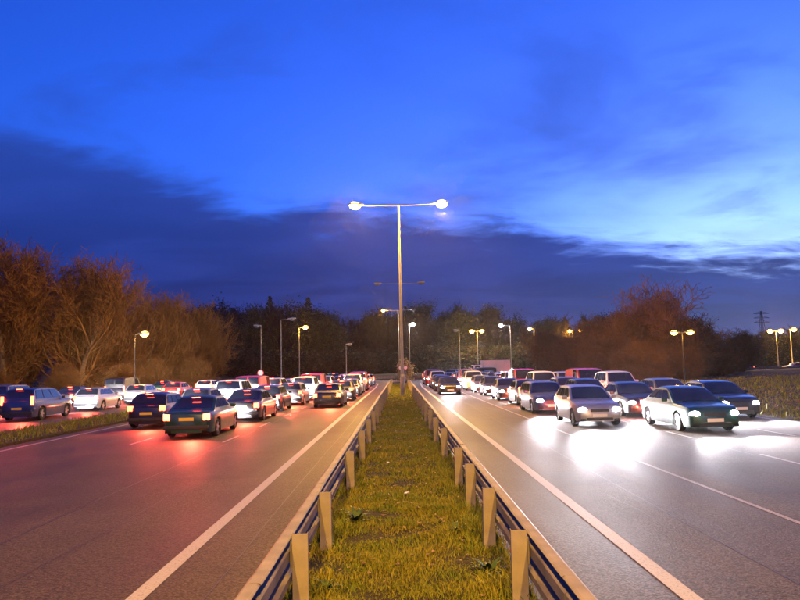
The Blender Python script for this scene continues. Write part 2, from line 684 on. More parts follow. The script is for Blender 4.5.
def verge_strip(name, x0, x1, y0, y1, h=0.04):
    bm = bmesh.new()
    bm_box(bm, ((x0 + x1) / 2, (y0 + y1) / 2, h / 2 - 0.05), (x1 - x0, y1 - y0, h + 0.1))
    o = tag(link(name, bm_mesh(name, bm, M['soil'])), kind='structure')
    return o


verge_strip('verge_left', -16.3, -13.2, -40, 88)

# ------------------------------------------------------------------ guard rails beside the median


def beam_mesh(L, side):
    # open corrugated beam: the troughs face the median, the crowns face the road
    prof = [(-0.014, 0.335), (0.0, 0.345), (0.075, 0.343), (0.10, 0.325), (0.10, 0.265), (0.085, 0.25), (0.012, 0.225), (0.0, 0.215), (0.0, 0.125), (0.012, 0.115),
            (0.10, 0.085), (0.10, 0.02), (0.02, -0.01), (0.0, -0.02), (0.0, -0.085)]
    t = 0.006
    bm = bmesh.new()
    rows = []
    for y in (0, L):
        out = [bm.verts.new((side * x, y, z)) for x, z in prof]
        inn = [bm.verts.new((side * (x - t), y, z + (t if i > 10 else -t if i < 4 else 0))) for i, (x, z) in enumerate(prof)]
        rows.append((out, inn))
    (o0, i0), (o1, i1) = rows
    n = len(prof)
    for k in range(n - 1):
        bm.faces.new((o0[k], o0[k + 1], o1[k + 1], o1[k]))
        bm.faces.new((i0[k], i1[k], i1[k + 1], i0[k + 1]))
        bm.faces.new((o0[k], i0[k], i0[k + 1], o0[k + 1]))
        bm.faces.new((o1[k], o1[k + 1], i1[k + 1], i1[k]))
    for k in (0, n - 1):
        bm.faces.new((o0[k], o1[k], i1[k], i0[k]))
    bmesh.ops.recalc_face_normals(bm, faces=bm.faces)
    return bm_mesh('rail_beam', bm, M['beam'])


def post_mesh(h, side):
    # channel post: its web faces along the road, both flanges fold back
    w, d, t = 0.145, 0.07, 0.007
    bm = bmesh.new()
    zc, hh = (h - 0.5) / 2, h + 0.5
    bm_box(bm, (0, 0, zc), (w, t, hh), None, 0.002)
    bm_box(bm, (-w / 2 + t / 2, d / 2 + t / 2 + 0.001, zc), (t, d, hh), None, 0.002)
    bm_box(bm, (w / 2 - t / 2, d / 2 + t / 2 + 0.001, zc), (t, d, hh), None, 0.002)
    return bm_mesh('post', bm, M['galv'])


def barrier(label, side, px, posts, y0, y1, seg, height=0.80):
    t = thing('guard_rail', label, 'guard rail', (px, 0, 0), 0, 'guard rails along the median')
    pm = post_mesh(height, side)
    bm = bmesh.new()
    bm_box(bm, (0, 0, 0), (0.018, 0.06, 0.24), None, 0.003)
    sp = bm_mesh('spacer_block', bm, M['galv'])
    bm = bmesh.new()
    bm_cone(bm, (0, 0, 0), (side * -0.016, 0, 0), 0.017, 0.014, 6)
    bolt = bm_mesh('bolt', bm, M['rust'])
    rng = random.Random(int(abs(px) * 100))
    for y in posts:
        p = link('post', pm, t, (rng.uniform(-0.008, 0.008), y, rng.uniform(-0.012, 0.012)), (rng.uniform(-0.012, 0.012), rng.uniform(-0.012, 0.012), rng.uniform(-0.05, 0.05)))
        if y < 60:
            link('spacer_block', sp, p, (side * 0.083, 0.04, height - 0.19))
            link('bolt', bolt, p, (side * -0.071, 0.04, height - 0.19))
    bmesh_b = beam_mesh(seg + 0.22, side)
    n = int((y1 - y0) / seg)
    for k in range(n):
        link('rail_beam', bmesh_b, t, (side * (0.106 + 0.007 * (k % 2)), y0 + k * seg, height - 0.362 + rng.uniform(-0.006, 0.006) - (0.004 if k % 2 else 0)), (0, 0, rng.uniform(-0.0012, 0.0012)))
    return t


LPOST = [2.2, 4.3, 6.54, 8.81, 13.05] + [16.9 + 3.8 * i for i in range(20)]
RPOST = [2.1, 4.3, 6.5, 8.75, 10.95, 13.05] + [17.1 + 3.75 * i for i in range(20)]
LPOST = [-9.0, -5.2, -1.4] + LPOST
RPOST = [-9.0, -5.2, -1.4] + RPOST
barrier('weathered steel guard rail on left side of grass median', -1, -0.935, LPOST, -12, 92, 4.3)
barrier('pale steel guard rail on right side of grass median', 1, 1.05, RPOST, -12, 92, 4.3)

# ------------------------------------------------------------------ grass, weeds and litter on the median


def blade_field(n, xr, yr, hr, wr, seed, zbase, lean=0.6, bias=None):
    rng = np.random.default_rng(seed)
    x = rng.uniform(*xr, n)
    u = rng.random(n)
    y = yr[0] + (yr[1] - yr[0]) * (u ** (bias or 1.0))
    h = rng.uniform(*hr, n) * (0.75 + 0.5 * np.sin(x * 3.1 + np.sin(y * 1.7) * 2) * np.cos(y * 2.3) ** 2)
    w = rng.uniform(*wr, n)
    a = rng.uniform(0, 2 * np.pi, n)
    b = rng.uniform(0, 2 * np.pi, n)
    ln = rng.uniform(0.15, 1.0, n) * lean
    dx_, dy_ = np.cos(b) * h * ln, np.sin(b) * h * ln
    wx, wy = np.cos(a) * w / 2, np.sin(a) * w / 2
    z0 = np.full(n, zbase)
    P = np.empty((n, 5, 3))
    P[:, 0] = np.stack([x - wx, y - wy, z0], 1)
    P[:, 1] = np.stack([x + wx, y + wy, z0], 1)
    P[:, 2] = np.stack([x + wx * .75 + dx_ * .4, y + wy * .75 + dy_ * .4, z0 + h * .62], 1)
    P[:, 3] = np.stack([x - wx * .75 + dx_ * .4, y - wy * .75 + dy_ * .4, z0 + h * .62], 1)
    P[:, 4] = np.stack([x + dx_, y + dy_, z0 + h * (1.0 - 0.25 * ln)], 1)
    base = (np.arange(n) * 5)[:, None]
    tri = np.concatenate([base + np.array([[0, 1, 2]]), base + np.array([[0, 2, 3]]), base + np.array([[3, 2, 4]])], 0)
    return P.reshape(-1, 3), tri


parts = [blade_field(70000, (-1.12, 1.2), (3.5, 12), (0.05, 0.15), (0.006, 0.012), 1, 0.045, 0.9, 1.25),
         blade_field(50000, (-1.12, 1.2), (11, 34), (0.05, 0.14), (0.010, 0.022), 2, 0.045, 0.9, 1.3),
         blade_field(30000, (-1.12, 1.2), (32, 96), (0.05, 0.15), (0.02, 0.05), 3, 0.045, 0.8, 1.2),
         blade_field(9000, (-1.16, -0.75), (3.5, 20), (0.10, 0.26), (0.008, 0.016), 4, 0.045, 0.8, 1.3),
         blade_field(9000, (0.8, 1.24), (3.5, 20), (0.10, 0.28), (0.008, 0.016), 5, 0.045, 0.8, 1.3)]
off, V, Fc = 0, [], []
for v, f in parts:
    V.append(v)
    Fc.append(f + off)
    off += len(v)
tag(link('median_grass', mesh_np('median_grass', np.concatenate(V), np.concatenate(Fc), M['grass'], 3)),
    'short yellowish grass growing between the two guard rails', 'grass', None, 'stuff')


def leaf_scatter(n, area, size, seed, z):
    rng = np.random.default_rng(seed)
    x = rng.uniform(area[0], area[1], n)
    y = rng.uniform(area[2], area[3], n)
    s = rng.uniform(*size, n)
    a = rng.uniform(0, 6.28, n)
    tl = rng.uniform(-0.5, 0.5, (n, 2))
    P = np.empty((n, 4, 3))
    for k, (lx, ly) in enumerate(((-1, 0), (0, -.55), (1, 0), (0, .55))):
        px = (lx * np.cos(a) - ly * np.sin(a)) * s
        py = (lx * np.sin(a) + ly * np.cos(a)) * s
        P[:, k] = np.stack([x + px, y + py, z + np.abs(px * tl[:, 0] + py * tl[:, 1]) + 0.004], 1)
    return P.reshape(-1, 3), np.arange(n * 4).reshape(-1, 4)


v, f = leaf_scatter(420, (-1.1, 1.15, 4, 30), (0.02, 0.05), 8, 0.13)
tag(link('fallen_leaves', mesh_np('fallen_leaves', v, f, M['leaf_litter'], 4)), 'scattered brown leaves lying in the median grass', 'leaves', None, 'stuff')
g1 = leaf_scatter(2600, (-1.62, -1.2, 3, 30), (0.004, 0.014), 21, 0.0)
g2 = leaf_scatter(2600, (1.27, 1.75, 3, 30), (0.004, 0.014), 22, 0.0)
tag(link('road_grit', mesh_np('road_grit', np.concatenate([g1[0], g2[0]]), np.concatenate([g1[1], g2[1] + len(g1[0])]), M['leaf_litter'], 4)),
    'grit and leaf crumbs gathered along the guard rails', 'grit', None, 'stuff')
v, f = leaf_scatter(9000, (16, 60, 28, 78), (0.05, 0.14), 9, 0.10)
v[:, 2] += np.clip((v[:, 0] - 19) * 0.03, 0, 1.3) - 0.06
tag(link('leaf_litter', mesh_np('leaf_litter', v, f, M['leaf_litter'], 4)), 'dry leaves strewn over the verge right of the road', 'leaves', None, 'stuff')
pv = blade_field(26000, (15.0, 46), (14, 70), (0.10, 0.35), (0.03, 0.07), 12, -0.05, 0.8)
pv[0][:, 2] += np.clip((pv[0][:, 0] - 19) * 0.03, 0, 1.3)
tag(link('verge_grass', mesh_np('verge_grass', pv[0], pv[1], M['grass'], 3)), 'rough tufted grass on the verge right of the road', 'grass', None, 'stuff')
pv2 = blade_field(12000, (-16.2, -13.3), (-20, 88), (0.08, 0.28), (0.02, 0.05), 13, 0.035, 0.8)
pv3 = blade_field(16000, (-60, -29.2), (20, 90), (0.15, 0.45), (0.04, 0.09), 14, -0.05, 0.8)
pv3[0][:, 2] += np.clip((-pv3[0][:, 0] - 31) * 0.06, 0, 2.5)
tag(link('roadside_grass', mesh_np('roadside_grass', np.concatenate([pv2[0], pv3[0]]), np.concatenate([pv2[1], pv3[1] + len(pv2[0])]), M['grass'], 3)),
    'rough grass on the verges left of the road', 'grass', None, 'stuff')


def weed_mesh(seed):
    rng = random.Random(seed)
    v, f = [], []
    for k in range(rng.randint(26, 38)):
        a = rng.uniform(0, 6.28)
        ln = rng.uniform(0.06, 0.20)
        w = rng.uniform(0.009, 0.019)
        up = rng.uniform(0.5, 1.9)
        d = Vector((math.cos(a), math.sin(a), 0))
        s = Vector((-d.y, d.x, 0))
        b = len(v)
        prev = Vector((0, 0, 0.0))
        for j in range(5):
            t = j / 4
            c = d * (ln * t * (0.5 + 0.5 * t)) + Vector((0, 0, ln * up * (t - 0.55 * t * t)))
            ww = w * (0.25 + 1.1 * math.sin(min(t * 1.15 + 0.1, 1.0) * math.pi)) * (1 + 0.3 * (j % 2))
            v += [c - s * ww, c + s * ww]
            if j:
                f.append((b + 2 * j - 2, b + 2 * j - 1, b + 2 * j + 1, b + 2 * j))
    return mesh_py('leaves', v, f, M['weed'])


weed_meshes = [weed_mesh(s) for s in range(4)]
weed_spots = [(0.86, 6.15, 'broad leafy weed beside second near post of right guard rail'),
              (0.62, 5.75, 'low leafy weed in grass left of the nearest right post'),
              (-0.58, 6.1, 'leafy weed in grass right of the nearest left post'),
              (-0.78, 7.3, 'bushy weed between first and second posts of left rail'),
              (0.92, 7.7, 'dark weed tuft against right rail between two near posts'),
              (-0.35, 5.3, 'flat rosette weed at bottom edge left of median centre'),
              (0.2, 5.6, 'flat rosette weed at bottom edge right of median centre'),
              (0.72, 9.6, 'small weed near third post of the right guard rail'),
              (-0.66, 10.4, 'small weed beside left rail beyond its second post')]
for i, (x, y, lab) in enumerate(weed_spots):
    w = thing('weed', lab, 'weed', (x, y, 0.06), i * 1.3, 'weeds on the median')
    w.scale = (1.1 + 0.15 * (i % 3),) * 3
    link('leaves', weed_meshes[i % 4], w)


def paper(seed, s):
    rng = random.Random(seed)
    bm = bmesh.new()
    bmesh.ops.create_icosphere(bm, subdivisions=2, radius=s)
    for v in bm.verts:
        k = rng.uniform(0.6, 1.25)
        v.co = Vector((v.co.x * k * 1.3, v.co.y * k, v.co.z * k * 0.6))
    return bm_mesh('paper_litter', bm, M['litter'])


o = link('paper_litter', paper(3, 0.045), None, (-1.27, 8.6, 0.028))
tag(o, 'crumpled white paper on road edge beside left guard rail', 'litter', 'litter by the median')
p_ = at_dist(407, 502, 9.9)
tag(link('paper_litter', paper(4, 0.035), None, (0.08, 12.2, 0.16)), 'small white scrap lying in the middle of median grass', 'litter', 'litter by the median')
tag(link('paper_litter', paper(6, 0.03), None, (0.55, 6.35, 0.17)), 'pale scrap in grass left of the nearest right post', 'litter', 'litter by the median')
tag(link('paper_litter', paper(7, 0.03), None, (-0.30, 16.2, 0.15)), 'tiny pale scrap far along the left half of median', 'litter', 'litter by the median')

# ------------------------------------------------------------------ street lamps


def lens_light(parent, col, power):
    ld = bpy.data.lights.new('lamp_light', 'POINT')
    ld.energy = power
    ld.color = col
    ld.shadow_soft_size = 0.16
    link('lamp_light', ld, parent, (0.06, 0, -0.46))


_lum = {}


def luminaire_meshes(kind):
    if kind in _lum:
        return _lum[kind]
    bm = bmesh.new()
    bm_box(bm, (0, 0, 0.06), (0.86, 0.34, 0.13), None, 0.05, 2)
    bm_box(bm, (-0.40, 0, 0.04), (0.24, 0.12, 0.09), None, 0.02, 1)
    hood = bm_mesh('luminaire', bm, M['column'])
    bm = bmesh.new()
    bmesh.ops.create_uvsphere(bm, u_segments=14, v_segments=8, radius=0.5, matrix=Matrix.Translation((0.06, 0, -0.02)) @ Matrix.Diagonal((0.72, 0.36, 0.46, 1)))
    lens = bm_mesh('lens', bm, M[kind], True)
    _lum[kind] = (hood, lens)
    return _lum[kind]


def column_mesh(h, r0, r1, mat='column'):
    bm = bmesh.new()
    bm_cone(bm, (0, 0, -0.3), (0, 0, 1.6), r0 * 1.45, r0 * 1.4, 16)
    bm_cone(bm, (0, 0, 1.6), (0, 0, 1.75), r0 * 1.4, r0, 16)
    bm_cone(bm, (0, 0, 1.75), (0, 0, h), r0, r1, 16)
    bm_box(bm, (0, -r0 * 1.41, 0.9), (r0 * 1.3, 0.02, 0.6), None, 0.004)
    return bm_mesh('column', bm, M[mat], True, 40)


def street_lamp(label, base, h, arms, group, r0=0.10, r1=0.05, tilt=5.0, mat='column', big=1.25):
    """arms: list of (dx, lens kind, light colour or None, power)"""
    t = thing('street_lamp', label, 'street lamp', base, 0, group)
    link('column', column_mesh(h, r0, r1, mat), t)
    for dx_, kind, col, power in arms:
        s = 1 if dx_ > 0 else -1
        bm = bmesh.new()
        rise = math.tan(R(tilt)) * abs(dx_)
        bm_cone(bm, (0, 0, h - 0.08), (dx_, 0, h - 0.08 + rise), r1 * 0.9, r1 * 0.6, 8)
        link('arm', bm_mesh('arm', bm, M['column'], True, 40), t)
        hood, lens = luminaire_meshes(kind)
        l = link('luminaire', hood, t, (dx_ + s * 0.38, 0, h - 0.08 + rise + 0.02), (0, -s * R(tilt), 0 if s > 0 else math.pi))
        l.rotation_euler = (0, R(-tilt), 0 if s > 0 else math.pi)
        link('lens', lens, l)
        l.scale = (big,) * 3
        if col is not None:
            lens_light(l, col, power)
    return t


G_MED = 'double-armed lamps along the median'
street_lamp('tall lit twin-armed lamp rising from the median grass', (0.25, 54.2, 0.0), 15.05,
            [(-2.98, 'sodium', SODIUM, LAMP_POWER), (2.95, 'sodium', SODIUM, LAMP_POWER)], G_MED, 0.125, 0.06, 1.2)
street_lamp('unlit twin-armed lamp directly behind the tall lit one', (0.35, 105, 0.0), 14.9,
            [(-2.9, 'dead_lens', None, 0), (2.9, 'dead_lens', None, 0)], G_MED, 0.12, 0.055, 1.2)
street_lamp('twin-armed lamp behind the median with only left head lit', (0.1, 156, 0.0), 15.0,
            [(-2.9, 'sodium_far', SODIUM, LAMP_POWER * 0.5), (2.9, 'dead_lens', None, 0)], G_MED, 0.12, 0.055, 1.2)
street_lamp('twin-armed lit lamp on the median behind the viewpoint', (0.2, -7.0, 0.0), 15.0,
            [(-2.95, 'sodium', SODIUM, LAMP_POWER), (2.95, 'sodium', SODIUM, LAMP_POWER)], G_MED, 0.12, 0.055, 1.2)


def far_lamp(label, lpx, lpy, cpx, D, kind, col, power, tilt=4.0, two=None, mat='column', r0=0.09):
    head = at_dist(lpx, lpy, D)
    colx = at_dist(cpx, lpy, D).x
    gz = ground_z(colx, D)
    h = head.z - gz
    arms = []
    for hx, k, c, pw in [(head.x, kind, col, power)] + ([(at_dist(two[0], two[1], D).x, two[2], col, power)] if two else []):
        d = hx - colx
        s = 1 if d >= 0 else -1
        d = s * max(0.35, abs(d) - 0.4)
        arms.append((d, k, c, pw))
    street_lamp(label, (colx, D, gz), h - 0.05, arms, 'street lamps round the junction', r0, r0 * 0.5, tilt, mat, 1.0 if D < 100 else 1.7)


FP = 9000.0
far_lamp('lit orange lamp left of the roundabout above the traffic', 305, 327, 299, 150, 'sodium_far', SODIUM, FP)
far_lamp('white lamp standing just right of the median lamp columns', 410, 324, 409, 158, 'white_lens', WHITE_LAMP, FP)
far_lamp('twin orange lamp right of centre before dark wood', 472, 331, 477, 178, 'sodium_far', SODIUM, FP, 4.0, (481.5, 330, 'sodium_far'))
far_lamp('unlit slim lamp column left of the twin orange lamp', 457, 330, 459, 176, 'dead_lens', None, 0)
far_lamp('bright white lamp on short arm right of twin orange lamp', 501, 325.5, 510, 171, 'white_lens', WHITE_LAMP, FP)
far_lamp('single orange lamp at the middle of the right wood', 530, 328.5, 534, 180, 'sodium_far', SODIUM, FP * .6)
far_lamp('leftmost of three small orange lamps left of bare tree', 563.5, 331.5, 561.5, 205, 'sodium_far', SODIUM, FP * .5)
far_lamp('middle of three small orange lamps left of bare tree', 570.5, 330.7, 572.5, 200, 'sodium_far', SODIUM, FP * .5)
far_lamp('rightmost of three small orange lamps left of bare tree', 581.5, 330.2, 583.5, 196, 'sodium_far', SODIUM, FP * .5)
far_lamp('twin orange lamp shining beside trunk of large bare tree', 677, 331.5, 682, 68, 'sodium_far', SODIUM, FP * .05, 4.0, (687, 331, 'sodium_far'), 'dark_metal', 0.05)
far_lamp('twin orange lamp at the far right edge', 770.5, 330.7, 776, 150, 'sodium_far', SODIUM, FP, 4.0, (780.5, 330.2, 'sodium_far'))
far_lamp('rightmost single orange lamp near the frame edge', 793, 329, 790, 152, 'sodium_far', SODIUM, FP)
far_lamp('small pale lamp glowing in front of left trees', 136.5, 333, 135, 58, 'sodium_far', SODIUM, FP * .08, 4.0, None, 'dark_metal', 0.045)
far_lamp('unlit slim lamp column above the round sign', 259, 325.5, 261, 140, 'dead_lens', None, 0)
far_lamp('unlit lamp with long arm left of lit orange lamp', 292, 319, 281, 132, 'dead_lens', None, 0)
far_lamp('short unlit column before wood left of median', 348, 344, 346, 170, 'dead_lens', None, 0)

# ------------------------------------------------------------------ signs on the roundabout


def round_sign(label, x, y, top, r, ring_mat, face_mat, group=None):
    t = thing('round_sign', label, 'road sign', (x, y, ground_z(x, y)), 0, group)
    bm = bmesh.new()
    bm_cone(bm, (0, 0.03, -0.2), (0, 0.03, top + 0.05), 0.038, 0.038, 10)
    link('pole', bm_mesh('pole', bm, M['sign_grey'], True, 40), t)
    bm = bmesh.new()
    bm_cone(bm, (0, -0.012, top - r), (0, 0.0, top - r), r, r, 28)
    d = link('sign_plate', bm_mesh('sign_plate', bm, M[ring_mat]), t)
    bm = bmesh.new()
    bm_cone(bm, (0, -0.018, top - r), (0, -0.0125, top - r), r * 0.76, r * 0.76, 28)
    link('sign_face', bm_mesh('sign_face', bm, M[face_mat]), d)
    return t


p = at_dist(260.5, 373, 96)
round_sign('round red-ringed white sign above traffic on left', p.x, 96, p.z - ground_z(p.x, 96) + 0.45, 0.45, 'sign_red', 'sign_white')
p = at_dist(400.5, 367, 112)
round_sign('left of two small round signs under the pale shrub', p.x, 112, 2.6, 0.36, 'sign_red', 'sign_white', 'round signs on the roundabout')
p = at_dist(405.5, 367, 112)
round_sign('right of two small round signs under the pale shrub', p.x, 112, 2.6, 0.36, 'sign_red', 'sign_white', 'round signs on the roundabout')


# central island: a low planted mound with a stone kerb and a rail
def island():
    bm = bmesh.new()
    n = 48
    cx_, cy_ = ROUND_C
    rings = [(20.0, -0.02), (20.0, 0.14), (19.0, 0.22), (14.0, 0.6), (7.0, 1.0), (2.0, 1.1)]
    prev = None
    for r, z in rings:
        cur = [bm.verts.new((cx_ + r * math.cos(2 * math.pi * i / n), cy_ + r * math.sin(2 * math.pi * i / n), z)) for i in range(n)]
        if prev:
            for i in range(n):
                bm.faces.new((prev[i], prev[(i + 1) % n], cur[(i + 1) % n], cur[i]))
        prev = cur
    bm.faces.new(prev)
    return bm_mesh('roundabout_island', bm, M['soil'])


isl = tag(link('roundabout_island', island()), kind='structure')
kb = box_mesh('kerb', (0, 0, 0), (0.16, 2.50, 0.3), M['kerb'], 0.02)
for i in range(50):
    a = 2 * math.pi * (i + .5) / 50
    link('kerb', kb, isl, (ROUND_C[0] + 20.1 * math.cos(a), ROUND_C[1] + 20.1 * math.sin(a), 0.05), (0, 0, a))


def simple_rail(label, pts, h, group, step=3.0):
    t = thing('guard_rail', label, 'guard rail', (pts[0][0], pts[0][1], 0), 0, group)
    a, b = Vector((*pts[0], 0)), Vector((*pts[1], 0))
    d = b - a
    rz = math.atan2(d.y, d.x) - math.pi / 2
    n = max(1, int(d.length / step))
    pm = post_mesh(h, 1)
    bm_ = beam_mesh(d.length / n + 0.1, 1)
    t.rotation_euler = (0, 0, rz)
    for k in range(n + 1):
        link('post', pm, t, (0, k * d.length / n, 0))
    for k in range(n):
        link('rail_beam', bm_, t, (0.127 + 0.007 * (k % 2), k * d.length / n, h - 0.362 - 0.005 * (k % 2)))
    return t


simple_rail('low guard rail crossing behind the end of the median', [(8.5, 118.5), (-7.0, 118.5)], 0.85, 'guard rails by the junction')
simple_rail('distant guard rail along the side road at far right', [(118, 124.0), (40, 127.5)], 0.85, 'guard rails by the junction', 4.0)

# ------------------------------------------------------------------ trees


def tubes(P0, P1, R0, R1, n):
    P0, P1, R0, R1 = map(np.asarray, (P0, P1, R0, R1))
    d = P1 - P0
    L = np.linalg.norm(d, axis=1, keepdims=True) + 1e-9
    d = d / L
    ref = np.where(np.abs(d[:, 2:3]) < 0.9, np.array([[0, 0, 1.0]]), np.array([[1.0, 0, 0]]))
    u = np.cross(d, ref)
    u /= np.linalg.norm(u, axis=1, keepdims=True) + 1e-9
    w = np.cross(d, u)
    m = len(P0)
    V = np.empty((m, 2 * n, 3))
    for k in range(n):
        a = 2 * np.pi * k / n
        o = np.cos(a) * u + np.sin(a) * w
        V[:, k] = P0 + o * R0[:, None]
        V[:, n + k] = P1 + o * R1[:, None]
    base = (np.arange(m) * 2 * n)[:, None]
    F = [base + np.array([[k, (k + 1) % n, n + (k + 1) % n, n + k]]) for k in range(n)]
    return V.reshape(-1, 3), np.concatenate(F, 0)


def skeleton(seed, H, stems=1, spread=0.5, depth=5, tropism=0.25, first=0.25, kids=4, rbase=0.22, wander=0.18, shrink=0.62):
    rng = random.Random(seed)
    trunk, limbs = [], []

    def grow(p, d, L, r, lev):
        n = 5 if lev == 0 else (4 if lev < 3 else 2)
        seg = L / n
        pts = [p]
        for i in range(n):
            j = Vector((rng.gauss(0, 1), rng.gauss(0, 1), rng.gauss(0, 0.6))) * wander * (0.45 if lev == 0 else 1.0)
            d = (d + j + Vector((0, 0, tropism * (0.4 if lev == 0 else 1)))).normalized()
            q = p + d * seg
            ra = r * (1 - 0.75 * i / n)
            rb = r * (1 - 0.75 * (i + 1) / n)
            (trunk if lev == 0 else limbs).append((p, q, ra, rb, lev))
            if lev < depth:
                t = (i + 1) / n
                if not (lev == 0 and t < first):
                    c = kids if lev < 2 else max(2, kids - 1)
                    c = max(1, int(round(c * rng.uniform(0.6, 1.3) / (1.3 if lev else 1.0))))
                    for _ in range(c):
                        az = rng.uniform(0, 2 * math.pi)
                        side = d.cross(Vector((math.cos(az), math.sin(az), 0.3))).normalized()
                        nd = (d * rng.uniform(0.5, 1.0) + side * rng.uniform(0.6, 1.2) * spread * 1.6).normalized()
                        grow(q - d * seg * rng.uniform(0, 0.8), nd, L * shrink * rng.uniform(0.7, 1.1) * (1.0 - 0.25 * t if lev == 0 else 1), max(rb * 0.62, 0.006), lev + 1)
            p = q
    for s in range(stems):
        a = rng.uniform(0, 6.28)
        off = Vector((math.cos(a), math.sin(a), 0)) * (0.25 * (stems > 1) * rng.uniform(0.3, 2.2))
        dv = Vector((off.x * 0.8 * spread, off.y * 0.8 * spread, 1.0)).normalized() if stems > 1 else Vector((0, 0, 1))
        grow(off - Vector((0, 0, 0.3)), dv, H * (0.62 if stems == 1 else 0.58) * rng.uniform(0.85, 1.1), rbase / (stems ** 0.5), 0)
    return trunk, limbs


def to_mesh(name, segs, mat, rmin, nthick=6, nthin=3):
    V, F, off = [], [], 0
    groups = [([s for s in segs if s[2] > 0.05], nthick), ([s for s in segs if s[2] <= 0.05], nthin)]
    for g, n in groups:
        if not g:
            continue
        v, f = tubes([tuple(s[0]) for s in g], [tuple(s[1]) for s in g], np.maximum([s[2] for s in g], rmin), np.maximum([s[3] for s in g], rmin * 0.7), n)
        V.append(v)
        F.append(f + off)
        off += len(v)
    return mesh_np(name, np.concatenate(V), np.concatenate(F), mat, 4)


def leaf_cloud(name, limbs, n, size, mat, seed, minlev=3, jit=0.35):
    rng = np.random.default_rng(seed)
    tips = np.array([tuple(s[1]) for s in limbs if s[4] >= minlev])
    c = tips[rng.integers(0, len(tips), n)] + rng.normal(0, jit, (n, 3))
    s = rng.uniform(*size, n)
    a = rng.normal(0, 1, (n, 3))
    a /= np.linalg.norm(a, axis=1, keepdims=True)
    b = np.cross(a, rng.normal(0, 1, (n, 3)))
    b /= np.linalg.norm(b, axis=1, keepdims=True)
    P = np.stack([c - a * s[:, None], c - b * s[:, None] * .5, c + a * s[:, None], c + b * s[:, None] * .5], 1)
    return P.reshape(-1, 3), np.arange(n * 4).reshape(-1, 4)


class Kind:
    def __init__(self, seed, H, twig, bark, rmin, leaves=None, **kw):
        t, l = skeleton(seed, H, **kw)
        top = max(s[1].z for s in l)
        self.h = top
        self.trunk = to_mesh('trunk', t, bark, 0.03, 8, 5)
        self.crown = to_mesh('crown', l, twig, rmin)
        self.leaf = None
        if leaves:
            n, size, mat, jit = leaves
            v, f = leaf_cloud('foliage', l, n, size, mat, seed, 2, jit)
            self.leaf = mesh_np('foliage', v, f, mat, 4)


def plant(kind, name, label, cat, x, y, height, rz, group, wide=1.0):
    t = thing(name, label, cat, (x, y, ground_z(x, y)), rz, group)
    s = height / kind.h
    t.scale = (s * wide, s * wide, s)
    link('trunk', kind.trunk, t)
    c = link('crown', kind.crown, t)
    if kind.leaf:
        link('foliage', kind.leaf, c)
    return t


def ordinal(i):
    names = ['first', 'second', 'third', 'fourth', 'fifth', 'sixth', 'seventh', 'eighth', 'ninth', 'tenth', 'eleventh', 'twelfth', 'thirteenth',
             'fourteenth', 'fifteenth', 'sixteenth', 'seventeenth', 'eighteenth', 'nineteenth', 'twentieth']
    if i < 20:
        return names[i]
    tens = {2: 'twenty', 3: 'thirty', 4: 'forty'}
    n = i + 1
    return tens[n // 10] + ('-' + names[n % 10 - 1] if n % 10 else 'th').replace('yth', 'ieth')


K_left = [Kind(11 + s, 15, M['twig_orange'], M['bark_pale'], 0.020, None, stems=3, spread=0.50, depth=4, tropism=0.20, first=0.15, kids=3, rbase=0.50, wander=0.19, shrink=0.55) for s in range(3)]
K_big = Kind(43, 14, M['twig_red'], M['bark'], 0.022, None, stems=4, spread=0.62, depth=4, tropism=0.2, first=0.25, kids=3, rbase=0.40, wander=0.12, shrink=0.6)
K_bush = [Kind(61 + s, 7, M['twig_orange'], M['bark_pale'], 0.013, (1100, (0.05, 0.11), M['brown_leaf'], 0.3), stems=5, spread=0.7, depth=4, tropism=0.06, first=0.1, kids=3, rbase=0.20, shrink=0.6) for s in range(2)]
K_wood = [Kind(81 + s, 22, M['wood_twig'], M['bark'], 0.035, None, stems=1, spread=0.5, depth=4, tropism=0.2, first=0.25, kids=4, rbase=0.40, shrink=0.55) for s in range(3)]
K_ever = [Kind(95 + s, 18, M['wood_twig'], M['bark'], 0.03, (11000, (0.12, 0.27), M['ivy'], 0.75), stems=1, spread=0.55, depth=3, tropism=0.15, first=0.15, kids=4, rbase=0.4, shrink=0.5) for s in range(2)]
K_under = [Kind(121 + s, 6, M['wood_twig'], M['bark'], 0.025, (4200, (0.09, 0.2), M['ivy'], 0.5), stems=5, spread=0.8, depth=3, tropism=0.05, first=0.05, kids=3, rbase=0.25, shrink=0.6) for s in range(2)]

rt = random.Random(77)
GL = 'bare trees beyond the slip road'
left_spec = [(-150, 262, 60), (-105, 246, 64), (-62, 240, 66), (-24, 236, 70), (8, 240, 66), (40, 233, 72), (72, 240, 69), (98, 252, 74), (122, 268, 80), (146, 283, 90), (168, 290, 96), (190, 298, 104), (208, 306, 112)]
left_txt = ['bare tree third beyond the left frame edge', 'bare tree second beyond the left frame edge', 'bare tree first beyond the left frame edge', 'bare orange-lit tree cut by the left frame edge', 'tall bare orange-lit tree at the far left', 'tallest bare orange-lit tree of the left clump',
            'bare orange-lit tree right of the tallest left tree', 'bare tree on right shoulder of the tall left clump', 'bare tree where the left clump begins to drop',
            'lower bare tree right behind the small pale lamp', 'low bare tree in middle of sloping left treeline', 'low bare tree second from right end of left trees',
            'small bare tree at right end of the left trees']
for i, (px, py, D) in enumerate(left_spec):
    q = at_dist(px, py, D)
    x = q.x
    plant(K_left[i % 3], 'bare_tree', left_txt[i], 'tree', x, D, q.z - ground_z(x, D), i * 1.7, GL, 1.15)
fill_spec = [(-6, 360, 60), (64, 358, 63), (108, 356, 66), (150, 354, 76), (196, 352, 90)]
